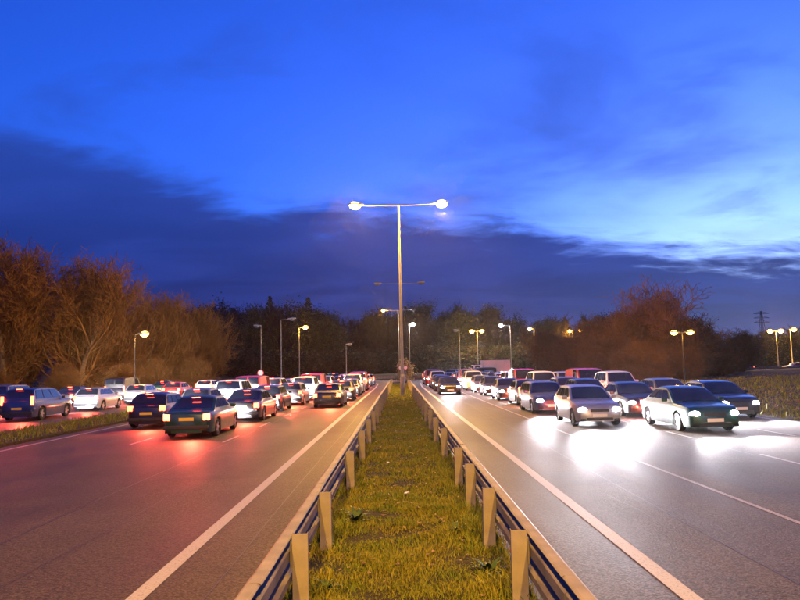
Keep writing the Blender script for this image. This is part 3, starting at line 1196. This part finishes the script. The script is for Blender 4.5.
for i, (px, py, D) in enumerate(fill_spec):
    q = at_dist(px, py, D)
    plant(K_bush[i % 2], 'roadside_shrub', 'twiggy brown shrub under the left trees, %s from the left edge' % ordinal(i), 'shrub', q.x, D, q.z - ground_z(q.x, D), i * 2.1, 'shrubs under the left trees', 1.3)

GR = 'trees and shrubs right of the road'
q = at_dist(652, 272, 82)
plant(K_big, 'bare_tree', 'large spreading reddish bare tree right of the road', 'tree', q.x, 82, q.z - ground_z(q.x, 82), 0.6, GR, 1.25)
right_bush = [(566, 322, 108), (588, 312, 98), (612, 305, 90), (634, 308, 80), (662, 306, 78), (690, 312, 84), (714, 318, 90), (738, 326, 98), (598, 338, 84), (642, 336, 72), (680, 340, 74), (722, 342, 82)]
right_txt = ['leftmost', 'second', 'third', 'fourth', 'fifth', 'sixth', 'seventh', 'rightmost']
for i, (px, py, D) in enumerate(right_bush):
    q = at_dist(px, py, D)
    lab = ('brown leafy shrub round the large bare tree, %s in the back row' % right_txt[i]) if i < 8 else ('low brown shrub before the large bare tree, %s in front row' % ['leftmost', 'second', 'third', 'rightmost'][i - 8])
    plant(K_bush[i % 2], 'roadside_shrub', lab, 'shrub', q.x, D, q.z - ground_z(q.x, D), i * 1.1, GR, 1.35)

# the dark wood behind the junction
wood = []
for k in range(46):
    px = 196 + k * 9.6 + rt.uniform(-3, 3)
    base = np.interp(px, [190, 225, 255, 300, 340, 400, 440, 500, 520, 560, 600, 650], [306, 296, 303, 299, 304, 306, 301, 306, 318, 314, 308, 306])
    wood.append((px, base + rt.uniform(-3, 9), rt.uniform(196, 236), K_wood[k % 3] if k % 3 else K_ever[(k // 3) % 2]))
for k in range(24):
    px = 640 + k * 9.0 + rt.uniform(-3, 3)
    base = np.interp(px, [640, 700, 720, 740, 770, 800, 860], [312, 316, 332, 330, 324, 326, 322])
    wood.append((px, base + rt.uniform(-2, 7), rt.uniform(190, 230), K_wood[k % 3] if k % 2 else K_ever[k % 2]))
for k in range(8):
    px = 60 + k * 18 + rt.uniform(-5, 5)
    wood.append((px, 300 + rt.uniform(-4, 8), rt.uniform(170, 200), K_wood[k % 3]))
wood.sort(key=lambda w: w[0])
for i, (px, py, D, kd) in enumerate(wood):
    q = at_dist(px, py, D)
    zone = 'behind the left trees' if px < 210 else 'in the wood left of the median' if px < 400 else 'in the wood right of the median' if px < 600 else 'on the far right skyline'
    idx = sum(1 for w in wood[:i] if (w[0] < 210, w[0] < 400, w[0] < 600) == (px < 210, px < 400, px < 600))
    ever = kd in K_ever
    plant(kd, 'evergreen_tree' if ever else 'woodland_tree', '%s tree %s, %s from left' % ('dense dark evergreen' if ever else 'dark bare', zone, ordinal(idx)), 'tree', q.x, D,
          q.z - ground_z(q.x, D), rt.uniform(0, 6.28), 'trees of the dark wood', 1.05)
under = []
for k in range(40):
    px = 180 + k * 17 + rt.uniform(-4, 4)
    under.append((px, 346 + rt.uniform(-4, 6) - (px - 400) * 0.02, rt.uniform(184, 194)))
for i, (px, py, D) in enumerate(under):
    q = at_dist(px, py, D)
    plant(K_under[i % 2], 'undergrowth_shrub', 'dark shrub at the foot of the wood, %s from left' % ordinal(i), 'shrub', q.x, D, q.z - ground_z(q.x, D), rt.uniform(0, 6.28), 'undergrowth of the dark wood', 1.6)


# pale shrub and tall conifer
def conifer(label, px, py, D):
    q = at_dist(px, py, D)
    gz = ground_z(q.x, D)
    h = q.z - gz
    t = thing('conifer_tree', label, 'tree', (q.x, D, gz), 0, 'conifers in the wood')
    bm = bmesh.new()
    bm_cone(bm, (0, 0, -0.3), (0, 0, h * 0.93), 0.35, 0.03, 8)
    link('trunk', bm_mesh('trunk', bm, M['bark']), t)
    rng = np.random.default_rng(int(px))
    n = 5200
    z = h * (1.0 - 0.88 * rng.random(n) ** 0.8)
    tier = 0.72 + 0.28 * np.sin(z * 4.2)
    rad = (h - z + 0.8) * 0.34 * tier * np.sqrt(rng.random(n))
    a = rng.uniform(0, 6.28, n)
    c = np.stack([np.cos(a) * rad, np.sin(a) * rad, z - rad * 0.25], 1)
    d = np.stack([np.cos(a), np.sin(a), np.full(n, -0.35)], 1) + rng.normal(0, .25, (n, 3))
    s = np.cross(d, rng.normal(0, 1, (n, 3)))
    s /= np.linalg.norm(s, axis=1, keepdims=True)
    L = rng.uniform(.3, .6, n)[:, None]
    P = np.stack([c - d * L * .3, c - s * .09, c + d * L, c + s * .09], 1).reshape(-1, 3)
    link('crown', mesh_np('crown', P, np.arange(n * 4).reshape(-1, 4), M['ivy'], 4), t)


conifer('slim pointed conifer rising above wood left of lamp', 270, 296, 205)
conifer('broad dark conifer crown above lit orange lamp', 308, 297, 208)
K_pale = Kind(140, 3, M['twig'], M['bark'], 0.012, (4200, (0.08, 0.16), M['pale_leaf'], 0.25), stems=3, spread=0.8, depth=3, tropism=0.05, first=0.05, kids=3, rbase=0.10, shrink=0.6)
q = at_dist(404.5, 357, 116)
plant(K_pale, 'pale_shrub', 'pale yellow shrub behind the median lamp column', 'shrub', q.x, 116.5, q.z - 0.1, 0.3, None, 0.75)


# far lattice pylon over the right skyline
def pylon(px, py, D):
    q = at_dist(px, py, D)
    gz = ground_z(q.x, D)
    h = q.z - gz
    t = thing('pylon', 'faint lattice pylon above the far right skyline', 'pylon', (q.x, D, gz))
    bm = bmesh.new()
    w = lambda z: 4.0 * (1 - z / h) ** 1.3 + 0.5
    for sx in (-1, 1):
        for sy in (-1, 1):
            for k in range(8):
                z0, z1 = h * k / 8, h * (k + 1) / 8
                bm_cone(bm, (sx * w(z0), sy * w(z0), z0), (sx * w(z1), sy * w(z1), z1), 0.22, 0.2, 4)
                bm_cone(bm, (sx * w(z0), sy * w(z0), z0), (-sx * w(z1), sy * w(z1), z1), 0.12, 0.12, 4)
    link('mast', bm_mesh('mast', bm, M['dark_metal']), t)
    for f_ in (0.72, 0.83, 0.94):
        bm = bmesh.new()
        bm_cone(bm, (-7, 0, h * f_), (7, 0, h * f_), 0.25, 0.25, 4)
        bm_cone(bm, (-7, 0, h * f_), (0, 0, h * f_ + 2), 0.15, 0.15, 4)
        bm_cone(bm, (7, 0, h * f_), (0, 0, h * f_ + 2), 0.15, 0.15, 4)
        link('cross_arm', bm_mesh('cross_arm', bm, M['dark_metal']), t)


pylon(761, 311, 640)

# ------------------------------------------------------------------ vehicles


def interp(x, pts):
    return float(np.interp(x, [p[0] for p in pts], [p[1] for p in pts]))


def lower_body(L, W, top, wheels, wr, zlow, mats):
    """lofted hull from bumper to bumper with wheel arches; top = [(y, z)]"""
    ys = sorted(set([-L / 2, -L / 2 + .03, -L / 2 + .09, L / 2 - .09, L / 2 - .03, L / 2] + list(np.linspace(-L / 2 + .16, L / 2 - .16, 46))))
    secs = []
    for y in ys:
        e = abs(y) / (L / 2)
        w = W / 2 * (1 - 0.16 * e ** 6)
        zt = interp(y, top)
        zb = zlow
        d = L / 2 - abs(y)
        k = 0.0
        if d < 0.1:
            k = (1 - d / 0.1) ** 2
            w *= 1 - 0.05 * k
            zt -= 0.07 * k
        zarch = zb + 0.10 * k
        for wy in wheels:
            a = wr * 1.16
            if abs(y - wy) < a:
                zarch = max(zarch, wr + math.sqrt(a * a - (y - wy) ** 2))
        zarch = min(zarch, zt - 0.14)
        zm = max(zarch + 0.02, zb + (zt - zb) * 0.45)
        zs = max(zm + 0.02, zt - 0.10)
        secs.append([(0, zb), (w * 0.72, zb), (w * 0.74, max(zb, zarch - 0.01)), (w * 0.985, zarch), (w, zm), (w * 0.985, zs), (w * 0.93, zt - 0.015), (w * 0.6, zt + 0.012), (0, zt + 0.02)])
    v, f, mi = [], [], []
    n = len(secs[0])
    for s in (1, -1):
        b0 = len(v)
        for y, sec in zip(ys, secs):
            v += [(s * x, y, z) for x, z in sec]
        for j in range(len(ys) - 1):
            for i in range(n - 1):
                a = b0 + j * n + i
                q = (a, a + 1, a + n + 1, a + n)
                f.append(q if s < 0 else q[::-1])
                mi.append(1 if i < 3 else 0)
        for j, rev in ((0, s > 0), (len(ys) - 1, s < 0)):
            q = tuple(b0 + j * n + i for i in range(n))
            f.append(q[::-1] if not rev else q)
            mi.append(0)
    me = mesh_py('body', v, f, mats, mi, True)
    bm = bmesh.new()
    bm.from_mesh(me)
    bmesh.ops.remove_doubles(bm, verts=bm.verts, dist=0.0005)
    bmesh.ops.recalc_face_normals(bm, faces=bm.faces)
    bm.to_mesh(me)
    bm.free()
    me.set_sharp_from_angle(angle=R(38))
    return me


def hull8(bot, top, zb, zt, bev):
    """frustum: bot/top = (y_rear, y_front, half width)"""
    bm = bmesh.new()
    vs = []
    for (y0, y1, w), z in ((bot, zb), (top, zt)):
        vs += [bm.verts.new(c) for c in ((-w, y0, z), (w, y0, z), (w, y1, z), (-w, y1, z))]
    for q in ((3, 2, 1, 0), (4, 5, 6, 7), (0, 1, 5, 4), (1, 2, 6, 5), (2, 3, 7, 6), (3, 0, 4, 7)):
        bm.faces.new([vs[i] for i in q])
    es = [e for e in bm.edges if max(v.co.z for v in e.verts) > zb + 0.01]
    bmesh.ops.bevel(bm, geom=es, offset=bev, segments=3, affect='EDGES', profile=0.55)
    return bm


def pane(quad, off, name, mat):
    """glass pane laid just proud of a frustum side; quad = 4 corners counter-clockwise from outside"""
    a, b, c, d = map(Vector, quad)
    n = (b - a).cross(d - a).normalized()
    v = [p + n * off for p in (a, b, c, d)] + [p - n * 0.01 for p in (a, b, c, d)]
    f = [(0, 1, 2, 3), (7, 6, 5, 4), (0, 4, 5, 1), (1, 5, 6, 2), (2, 6, 7, 3), (3, 7, 4, 0)]
    return mesh_py(name, v, f, mat)


def lerp(a, b, t):
    return Vector(a).lerp(Vector(b), t)


def sub_quad(bl, br, tr, tl, u0, u1, v0, v1):
    def P(u, v):
        return lerp(lerp(bl, br, u), lerp(tl, tr, u), v)
    return (P(u0, v0), P(u1, v0), P(u1, v1), P(u0, v1))


class Cabin:
    """glasshouse of a car: a curved side silhouette swept across the width"""

    def __init__(self, cb, cr, z0, H, wb, wt):
        pts = [(cb[0], z0), (cr[0] - 0.06, H - 0.22), (cr[0] + 0.10, H - 0.045), ((cr[0] * .6 + cr[1] * .4), H + 0.005), (cr[1] - 0.05, H - 0.03), (cr[1] + 0.28 * (cb[1] - cr[1]), H - 0.16), (cb[1], z0)]
        P = [Vector(p) for p in pts]
        for _ in range(2):
            Q = [P[0]]
            for p, q in zip(P[:-1], P[1:]):
                Q += [p.lerp(q, .25), p.lerp(q, .75)]
            Q.append(P[-1])
            P = Q
        self.P, self.z0, self.H, self.wb, self.wt = P, z0, H, wb, wt
        self.cb, self.cr = cb, cr
        self.k = max(range(len(P)), key=lambda i: P[i].y)

    def w(self, z):
        f = max(0.0, min(1.0, (z - self.z0) / (self.H - self.z0)))
        return self.wb + (self.wt - self.wb) * f ** 1.15

    def pt(self, p, v):
        # v -1..1 across; corners round off towards the sides
        e = abs(v) ** 5
        f = (p.y - self.z0) / (self.H - self.z0)
        return Vector((v * self.w(p.y), p.x, p.y - 0.055 * e * f))

    def shell(self, mat):
        vs = [-1, -.95, -.85, -.5, 0, .5, .85, .95, 1]
        n = len(vs)
        v, f = [], []
        for p in self.P:
            v += [self.pt(p, q) for q in vs]
        for i in range(len(self.P) - 1):
            for j in range(n - 1):
                a = i * n + j
                f.append((a, a + n, a + n + 1, a + 1))
        for j, s in ((0, -1), (n - 1, 1)):
            base = len(v)
            for p in self.P:
                v.append((s * self.wb, p.x, self.z0))
            for i in range(len(self.P) - 1):
                q = (i * n + j, base + i, base + i + 1, (i + 1) * n + j)
                f.append(q if s < 0 else q[::-1])
        me = mesh_py('roof', v, f, mat, None, True)
        bm = bmesh.new()
        bm.from_mesh(me)
        bmesh.ops.remove_doubles(bm, verts=bm.verts, dist=0.001)
        bmesh.ops.recalc_face_normals(bm, faces=bm.faces)
        bm.to_mesh(me)
        bm.free()
        me.set_sharp_from_angle(angle=R(48))
        return me

    def at_z(self, z, front):
        pts = self.P[self.k:] if front else self.P[:self.k + 1][::-1]
        for p, q in zip(pts[:-1], pts[1:]):
            if q.y <= z <= p.y:
                return p.lerp(q, (p.y - z) / max(1e-6, p.y - q.y))
        return pts[-1]

    def solid(self, rows, off, name):
        m, n = len(rows), len(rows[0])
        v = [c + off * Vector((0, 0, 0)) for r in rows for c in r]
        me = mesh_py(name, v, [(i * n + j, i * n + j + 1, (i + 1) * n + j + 1, (i + 1) * n + j) for i in range(m - 1) for j in range(n - 1)], M['glass'], None, True)
        return me

    def screen(self, front, f0, f1, wid, name, half=None):
        lo, hi = (-1, 1) if half is None else ((-1, -.08) if half == 'left' else (.08, 1))
        rows = []
        sy = 1 if front else -1
        for i in range(6):
            z = self.z0 + (self.H - self.z0) * (f0 + (f1 - f0) * i / 5)
            p = self.at_z(z, front)
            rows.append([self.pt(p, (lo + (hi - lo) * j / 8) * wid) + Vector((0, sy * 0.007, 0.004)) for j in range(9)])
        return self.solid(rows, 0, name)

    def side(self, u0, u1, s):
        """pane between belt and roof edge, following the silhouette"""
        n = 8
        H, z0 = self.H, self.z0
        cols = []
        for i in range(n + 1):
            u = u0 + (u1 - u0) * i / n
            zl = z0 + 0.11
            zt_ = H - 0.13
            yl = self.at_z(zl, False).x + 0.07 + (self.at_z(zl, True).x - self.at_z(zl, False).x - 0.22) * u
            yt = self.at_z(zt_, False).x + 0.07 + (self.at_z(zt_, True).x - self.at_z(zt_, False).x - 0.14) * u
            col = []
            for j in range(4):
                q = j / 3
                z = zl + (zt_ - zl) * q
                f = (z - z0) / (H - z0)
                # the flank runs straight from the belt to the roof edge above it
                x = self.wb + (self.w(H - 0.05) - self.wb) * (z - z0) / (H - 0.06 - z0)
                col.append(Vector((s * (x + 0.012), yl + (yt - yl) * q, z)))
            cols.append(col)
        return self.solid(cols, 0, 'side_window')


_wheel = {}


def wheel_meshes(r, w):
    if (r, w) in _wheel:
        return _wheel[(r, w)]
    bm = bmesh.new()
    n = 22
    prof = [(r * 0.62, w / 2 - 0.01), (r * 0.93, w / 2), (r, w / 2 - 0.03), (r, -w / 2 + 0.03), (r * 0.93, -w / 2), (r * 0.62, -w / 2 + 0.01)]
    rings = []
    for rr, xx in prof:
        rings.append([bm.verts.new((xx, rr * math.cos(2 * math.pi * i / n), rr * math.sin(2 * math.pi * i / n))) for i in range(n)])
    for k in range(len(prof) - 1):
        for i in range(n):
            bm.faces.new((rings[k][i], rings[k][(i + 1) % n], rings[k + 1][(i + 1) % n], rings[k + 1][i]))
    tyre = bm_mesh('tyre', bm, M['tyre'], True, 35)
    bm = bmesh.new()
    bm_cone(bm, (-w / 2 + 0.03, 0, 0), (w / 2 - 0.03, 0, 0), r * 0.63, r * 0.63, 20, 1)
    for i in range(5):
        a = 2 * math.pi * i / 5
        bm_box(bm, (w / 2 - 0.025, r * 0.33 * math.cos(a), r * 0.33 * math.sin(a)), (0.02, 0.09, r * 0.58), Matrix.Rotation(a - math.pi / 2, 3, 'X'), 0.006)
    bm_cone(bm, (w / 2 - 0.05, 0, 0), (w / 2 - 0.008, 0, 0), r * 0.17, r * 0.13, 12)
    rim = bm_mesh('rim', bm, [M['rim'], M['trim']])
    _wheel[(r, w)] = (tyre, rim)
    return _wheel[(r, w)]


BEAM = bpy.data.lights.new('headlamp_beam', 'SPOT')
BEAM.energy = 4600.0
BEAM.color = HEAD_COL
BEAM.spot_size = R(66)
BEAM.spot_blend = 0.9
BEAM.shadow_soft_size = 0.07
BEAM_FAR = BEAM.copy()
BEAM_FAR.energy = BEAM.energy * 1.1
BEAM_FAR.shadow_soft_size = 0.2
TAILGLOW = bpy.data.lights.new('tail_lamp_glow', 'SPOT')
TAILGLOW.energy = 1000.0
TAILGLOW.color = (1.0, 0.10, 0.05)
TAILGLOW.spot_size = R(108)
TAILGLOW.spot_blend = 0.8
TAILGLOW.shadow_soft_size = 0.08


def lens_box(size, mat, name, bev=0.03):
    return box_mesh(name, (0, 0, 0), size, mat, bev, 2)


def lens_round(size, mat, name):
    bm = bmesh.new()
    bmesh.ops.create_uvsphere(bm, u_segments=14, v_segments=8, radius=0.5, matrix=Matrix.Diagonal((*size, 1)))
    return bm_mesh(name, bm, mat, True)


HEADLENS = lens_round((0.34, 0.20, 0.18), M['head'], 'headlight')
TAILLENS = lens_box((0.24, 0.10, 0.22), M['tail'], 'tail_light', 0.03)
BRAKELENS = lens_box((0.24, 0.10, 0.22), M['brake'], 'tail_light', 0.03)
TALLLENS = lens_box((0.15, 0.10, 0.46), M['tail'], 'tail_light', 0.03)
AMBERLENS = lens_box((0.12, 0.06, 0.08), M['amber'], 'indicator', 0.015)
PLATE_F = box_mesh('number_plate', (0, 0, 0), (0.52, 0.012, 0.11), M['plate_front'], 0.003)
PLATE_R = box_mesh('number_plate', (0, 0, 0), (0.52, 0.012, 0.11), M['plate_rear'], 0.003)


def build_car(style, colour, glow='near'):
    S = {
        'hatchback': dict(L=4.0, W=1.72, H=1.46, zb=0.93, front=0.66, rear=0.92, cb=(-1.93, 0.95), cr=(-1.52, 0.12), wy=(-1.25, 1.28), wr=0.30, tz=0.90),
        'saloon': dict(L=4.55, W=1.78, H=1.43, zb=0.92, front=0.66, rear=0.90, cb=(-1.75, 1.00), cr=(-1.02, 0.16), wy=(-1.35, 1.38), wr=0.31, tz=0.80),
        'estate': dict(L=4.6, W=1.79, H=1.47, zb=0.93, front=0.67, rear=0.93, cb=(-2.24, 1.00), cr=(-1.86, 0.16), wy=(-1.38, 1.40), wr=0.31, tz=0.92),
        'people carrier': dict(L=4.4, W=1.84, H=1.68, zb=1.02, front=0.78, rear=1.02, cb=(-2.13, 1.15), cr=(-1.90, 0.30), wy=(-1.35, 1.35), wr=0.33, tz=1.05),
        'off-roader': dict(L=4.5, W=1.90, H=1.78, zb=1.10, front=0.98, rear=1.10, cb=(-2.16, 0.90), cr=(-1.98, 0.25), wy=(-1.33, 1.36), wr=0.37, tz=0.98),
        'panel van': dict(L=4.9, W=1.92, H=1.95, zb=1.08, front=0.86, rear=1.08, cb=(-2.42, 1.55), cr=(-2.38, 0.75), wy=(-1.5, 1.55), wr=0.34, tz=1.02),
    }[style]
    body_mat = PAINTS[colour]
    L, W, H, zb = S['L'], S['W'], S['H'], S['zb']
    t = link('car' if style != 'panel van' else 'van', None)
    cb, cr = S['cb'], S['cr']
    wheels = S['wy']
    top = [(-L / 2, S['rear'] - 0.02), (-L / 2 + 0.1, S['rear']), (cb[0] + .1, zb), (cb[1] - .1, zb), (cb[1] + 0.1, zb - 0.02), (L / 2 - 0.25, (S['front'] + zb) / 2 + .02), (L / 2, S['front'])]
    link('body', lower_body(L, W, top, wheels, S['wr'], 0.19, [body_mat, M['trim']]), t)
    wb, wt_ = W / 2 * 0.925, W / 2 * (0.72 if style != 'panel van' else 0.86)
    van = style == 'panel van'
    C = Cabin(cb, cr, zb - 0.03, H, wb, wt_)
    link('roof', C.shell(body_mat), t)
    link('windscreen', C.screen(True, 0.10, 0.86, 0.90, 'windscreen'), t)
    if not van:
        link('rear_window', C.screen(False, 0.22, 0.84, 0.86, 'rear_window'), t)
    else:
        link('rear_window', C.screen(False, 0.36, 0.84, 0.86, 'rear_window', 'left'), t)
        link('rear_window', C.screen(False, 0.36, 0.84, 0.86, 'rear_window', 'right'), t)
    spans = ((0.05, 0.30), (0.335, 0.62), (0.655, 0.96)) if not van else ((0.66, 0.95),)
    for u0, u1 in spans:
        for sd in (1, -1):
            link('side_window', C.side(u0, u1, sd), t)
    tyre, rim = wheel_meshes(S['wr'], 0.20)
    for wy in wheels:
        for s in (1, -1):
            w = link('wheel', None, t, (s * (W / 2 - 0.115), wy, S['wr']), (0, 0, 0 if s > 0 else math.pi))
            link('tyre', tyre, w)
            link('rim', rim, w)
    zf = S['front'] + 0.0
    for s in (1, -1):
        h = link('headlight', HEADLENS, t, (s * W / 2 * 0.70, L / 2 - 0.075, zf - 0.06), (0, 0, -s * 0.22))
        if glow == 'near':
            link('headlamp_beam', BEAM, h, (0, 0.11, 0), (R(87), 0, s * 0.22 + R(8)))
        elif s > 0:     # distant cars: both beams carried by one light between the lamps
            link('headlamp_beam', BEAM_FAR, t, (0, L / 2 + 0.06, zf - 0.05), (R(86), 0, R(14)))
        if style in ('people carrier', 'panel van', 'estate'):
            tl = link('tail_light', TALLLENS, t, (s * W / 2 * 0.83, -L / 2 + 0.055, S['tz'] - 0.03), (0, 0, s * 0.35))
        else:
            tl = link('tail_light', TAILLENS if style == 'hatchback' else BRAKELENS, t, (s * W / 2 * 0.77, -L / 2 + 0.05, S['tz'] - 0.07), (0, 0, s * 0.25))
        if glow and s > 0:
            link('tail_lamp_glow', TAILGLOW, tl, (-0.5, -0.12, 0), (R(-60), 0, -s * 0.25))
        bm = bmesh.new()
        bm_box(bm, (s * 0.10, 0, 0), (0.20, 0.10, 0.13), None, 0.03, 2)
        link('door_mirror', bm_mesh('door_mirror', bm, body_mat), t, (s * (W / 2 - 0.03), cb[1] - 0.42, zb + 0.07))
    link('number_plate', PLATE_F, t, (0, L / 2 + 0.004, 0.40))
    link('number_plate', PLATE_R, t, (0, -L / 2 - 0.004, 0.62 if style != 'saloon' else 0.66))
    link('grille', box_mesh('grille', (0, L / 2 - 0.012, zf - 0.085), (W * 0.40, 0.03, 0.11), M['trim'], 0.01), t)
    link('air_intake', box_mesh('air_intake', (0, L / 2 - 0.004, 0.28), (W * 0.55, 0.03, 0.09), M['trim'], 0.01), t)
    link('rear_bumper', box_mesh('rear_bumper', (0, -L / 2 + 0.02, 0.38), (W * 0.88, 0.10, 0.14), M['trim'], 0.03, 2), t)
    if not van:
        link('brake_light', box_mesh('brake_light', (0, cr[0] - 0.06, H - 0.075), (0.30, 0.03, 0.025), M['brake'], 0.004), t)
    return t


_proto = {}
_cars = []


def car(style, colour, x, y, rz, label, group):
    glow = 'near' if (y < 40 and x > 0) else 'far'
    k = (style, colour, glow)
    if k not in _proto:
        _proto[k] = build_car(style, colour, glow)
        o = _proto[k]
    else:
        o = copy_tree(_proto[k])
    o.location = (x, y, 0.004)
    o.rotation_euler = (0, 0, rz)
    tag(o, label, 'van' if style == 'panel van' else 'car', group)
    return o


rc = random.Random(9)
STY = ['hatchback', 'saloon', 'estate', 'people carrier', 'off-roader', 'hatchback', 'saloon', 'hatchback', 'panel van']
CLR = ['silver', 'dark blue', 'black', 'grey', 'red', 'silver', 'dark green', 'black', 'white']
lane_name_l = {-4.25: 'lane beside the median', -7.2: 'middle lane', -10.4: 'outer lane'}
seq = 0
for lx, ys in ((-4.25, [44, 52, 59, 66, 73, 80, 87, 94]), (-7.2, [27, 34, 41, 47.5, 54, 60.5, 67, 73.5, 80, 86.5, 93]), (-10.4, [31, 38, 44.5, 51, 57.5, 64, 70.5, 77, 83.5, 90])):
    for i, y in enumerate(ys):
        st, cl = STY[(seq * 4 + 1) % 9], CLR[(seq * 5 + 2) % 9]
        if y < 40 and st == 'panel van':
            st = 'hatchback'
        car(st, cl, lx + rc.uniform(-.25, .25), y + rc.uniform(-.6, .6), rc.uniform(-.012, .012),
            '%s %s showing red tail lights, %s in the left carriageway %s' % (cl, st, ordinal(i), lane_name_l[lx]), 'traffic driving away on the left')
        seq += 1
for i, (x, y) in enumerate([(-19.6, 38), (-19.4, 46), (-19.5, 54), (-19.3, 62), (-19.0, 71), (-24.6, 45), (-24.8, 54), (-24.6, 63), (-24.2, 73)]):
    st, cl = STY[(i * 2 + 3) % 9], CLR[(i * 4 + 1) % 9]
    lane = 'near' if i < 5 else 'far'
    car(st, cl, x + rc.uniform(-.2, .2), y, rc.uniform(-.02, .02),
        '%s %s queueing on the slip road, %s in its %s lane' % (cl, st, ordinal(i if i < 5 else i - 5), lane), 'cars queueing on the slip road')
lane_name_r = {4.2: 'lane beside the median', 7.15: 'second lane', 10.2: 'third lane', 13.0: 'outer lane'}
for lx, ys in ((4.2, [58, 65, 72, 79, 86, 93]), (7.15, [28, 34.5, 41, 47.5, 54, 60.5, 67, 73.5, 80, 86.5, 93]), (10.2, [25, 31.5, 38, 44.5, 51, 57.5, 64, 70.5, 77, 83.5, 90]), (13.0, [29, 35.5, 42, 48.5, 55, 61.5, 68, 74.5, 81, 87.5])):
    for i, y in enumerate(ys):
        st, cl = STY[(seq * 4 + 2) % 9], CLR[(seq * 5 + 1) % 9]
        car(st, cl, lx + rc.uniform(-.25, .25), y + rc.uniform(-.6, .6), math.pi + rc.uniform(-.012, .012),
            '%s %s with glaring headlights, %s in the right carriageway %s' % (cl, st, ordinal(i), lane_name_r[lx]), 'traffic coming towards us on the right')
        seq += 1
# leaving the roundabout: the line of headlights bends in from the right
for i, (x, y, a) in enumerate([(6.0, 98, 176), (10.3, 99, 168), (8.0, 106, 150), (13.4, 107.5, 140), (13.0, 112, 118), (19.0, 112.0, 108)]):
    st, cl = STY[(i * 2) % 9], CLR[(i * 2 + 3) % 9]
    car(st, cl, x, y, R(a), '%s %s turning off the roundabout, %s from the front of the line' % (cl, st, ordinal(i)), 'cars turning off the roundabout')
for i, (x, y, a) in enumerate([(-5.6, 98, 8), (-9.5, 99, 14), (-8.4, 106, 30)]):
    st, cl = STY[(i * 2 + 1) % 9], CLR[(i * 2 + 4) % 9]
    car(st, cl, x, y, R(a), '%s %s entering the roundabout on the left, %s in line' % (cl, st, ordinal(i)), 'cars entering the roundabout')
for i, (x, y) in enumerate([(66, 135.2), (76, 134.8), (84, 134.4), (92, 134.0)]):
    st, cl = STY[i], CLR[i + 3]
    car(st, cl, x, y, R(92), '%s %s with lights on along the distant side road, %s from left' % (cl, st, ordinal(i)), 'cars on the distant side road')


def box_lorry(label, x, y, rz):
    t = thing('box_lorry', label, 'lorry', (x, y, 0.0), rz)
    link('cargo_box', box_mesh('cargo_box', (0, -0.9, 1.95), (2.3, 4.6, 2.3), M['box_white'], 0.04), t)
    link('chassis', box_mesh('chassis', (0, 0, 0.62), (0.9, 6.6, 0.25), M['trim'], 0.02), t)
    cab = hull8((1.55, 3.45, 1.05), (1.55, 3.05, 0.98), 0.5, 2.35, 0.08)
    link('cab', bm_mesh('cab', cab, PAINTS['white'], True, 40), t)
    b = [(1.05, 3.45, .5), (-1.05, 3.45, .5), (-.98, 3.05, 2.35), (.98, 3.05, 2.35)]
    link('windscreen', pane(sub_quad(b[0], b[1], b[2], b[3], .08, .92, .46, .9), 0.006, 'windscreen', M['glass']), t)
    s1 = [(1.05, 1.55, .5), (1.05, 3.45, .5), (.98, 3.05, 2.35), (.98, 1.55, 2.35)]
    link('side_window', pane(sub_quad(*s1, .30, .85, .50, .88), .006, 'side_window', M['glass']), t)
    s2 = [(-1.05, 3.45, .5), (-1.05, 1.55, .5), (-.98, 1.55, 2.35), (-.98, 3.05, 2.35)]
    link('side_window', pane(sub_quad(*s2, .15, .70, .50, .88), .006, 'side_window', M['glass']), t)
    tyre, rim = wheel_meshes(0.42, 0.26)
    for wy in (-2.0, 2.45):
        for s in (1, -1):
            w = link('wheel', None, t, (s * 0.94, wy, 0.42), (0, 0, 0 if s > 0 else math.pi))
            link('tyre', tyre, w)
            link('rim', rim, w)
    for s in (1, -1):
        h = link('headlight', HEADLENS, t, (s * 0.78, 3.46, 0.72))
        link('headlamp_beam', BEAM, h, (0, 0.11, 0), (R(86), 0, 0))
        link('tail_light', TAILLENS, t, (s * 0.95, -3.24, 0.85))
    return t


q = at_dist(481, 366, 114)
box_lorry('white box lorry side-on at the roundabout, behind oncoming cars', 15.5, 119.5, R(97))

# ------------------------------------------------------------------ thin evening mist round everything
HAZE = 0.0001
if HAZE > 0:
    hm = bpy.data.materials.new('mist')
    hm.use_nodes = True
    hm.node_tree.nodes.clear()
    hv = hm.node_tree.nodes.new('ShaderNodeVolumePrincipled')
    hv.inputs['Color'].default_value = (0.9, 0.9, 0.92, 1)
    hv.inputs['Density'].default_value = HAZE
    hv.inputs['Anisotropy'].default_value = 0.8
    ho = hm.node_tree.nodes.new('ShaderNodeOutputMaterial')
    hm.node_tree.links.new(hv.outputs[0], ho.inputs['Volume'])
    tag(link('haze', box_mesh('haze', (0, 320, 30.5), (1440, 1200, 66), hm)), kind='stuff')

# ------------------------------------------------------------------ tail: tidy
bpy.context.view_layer.update()
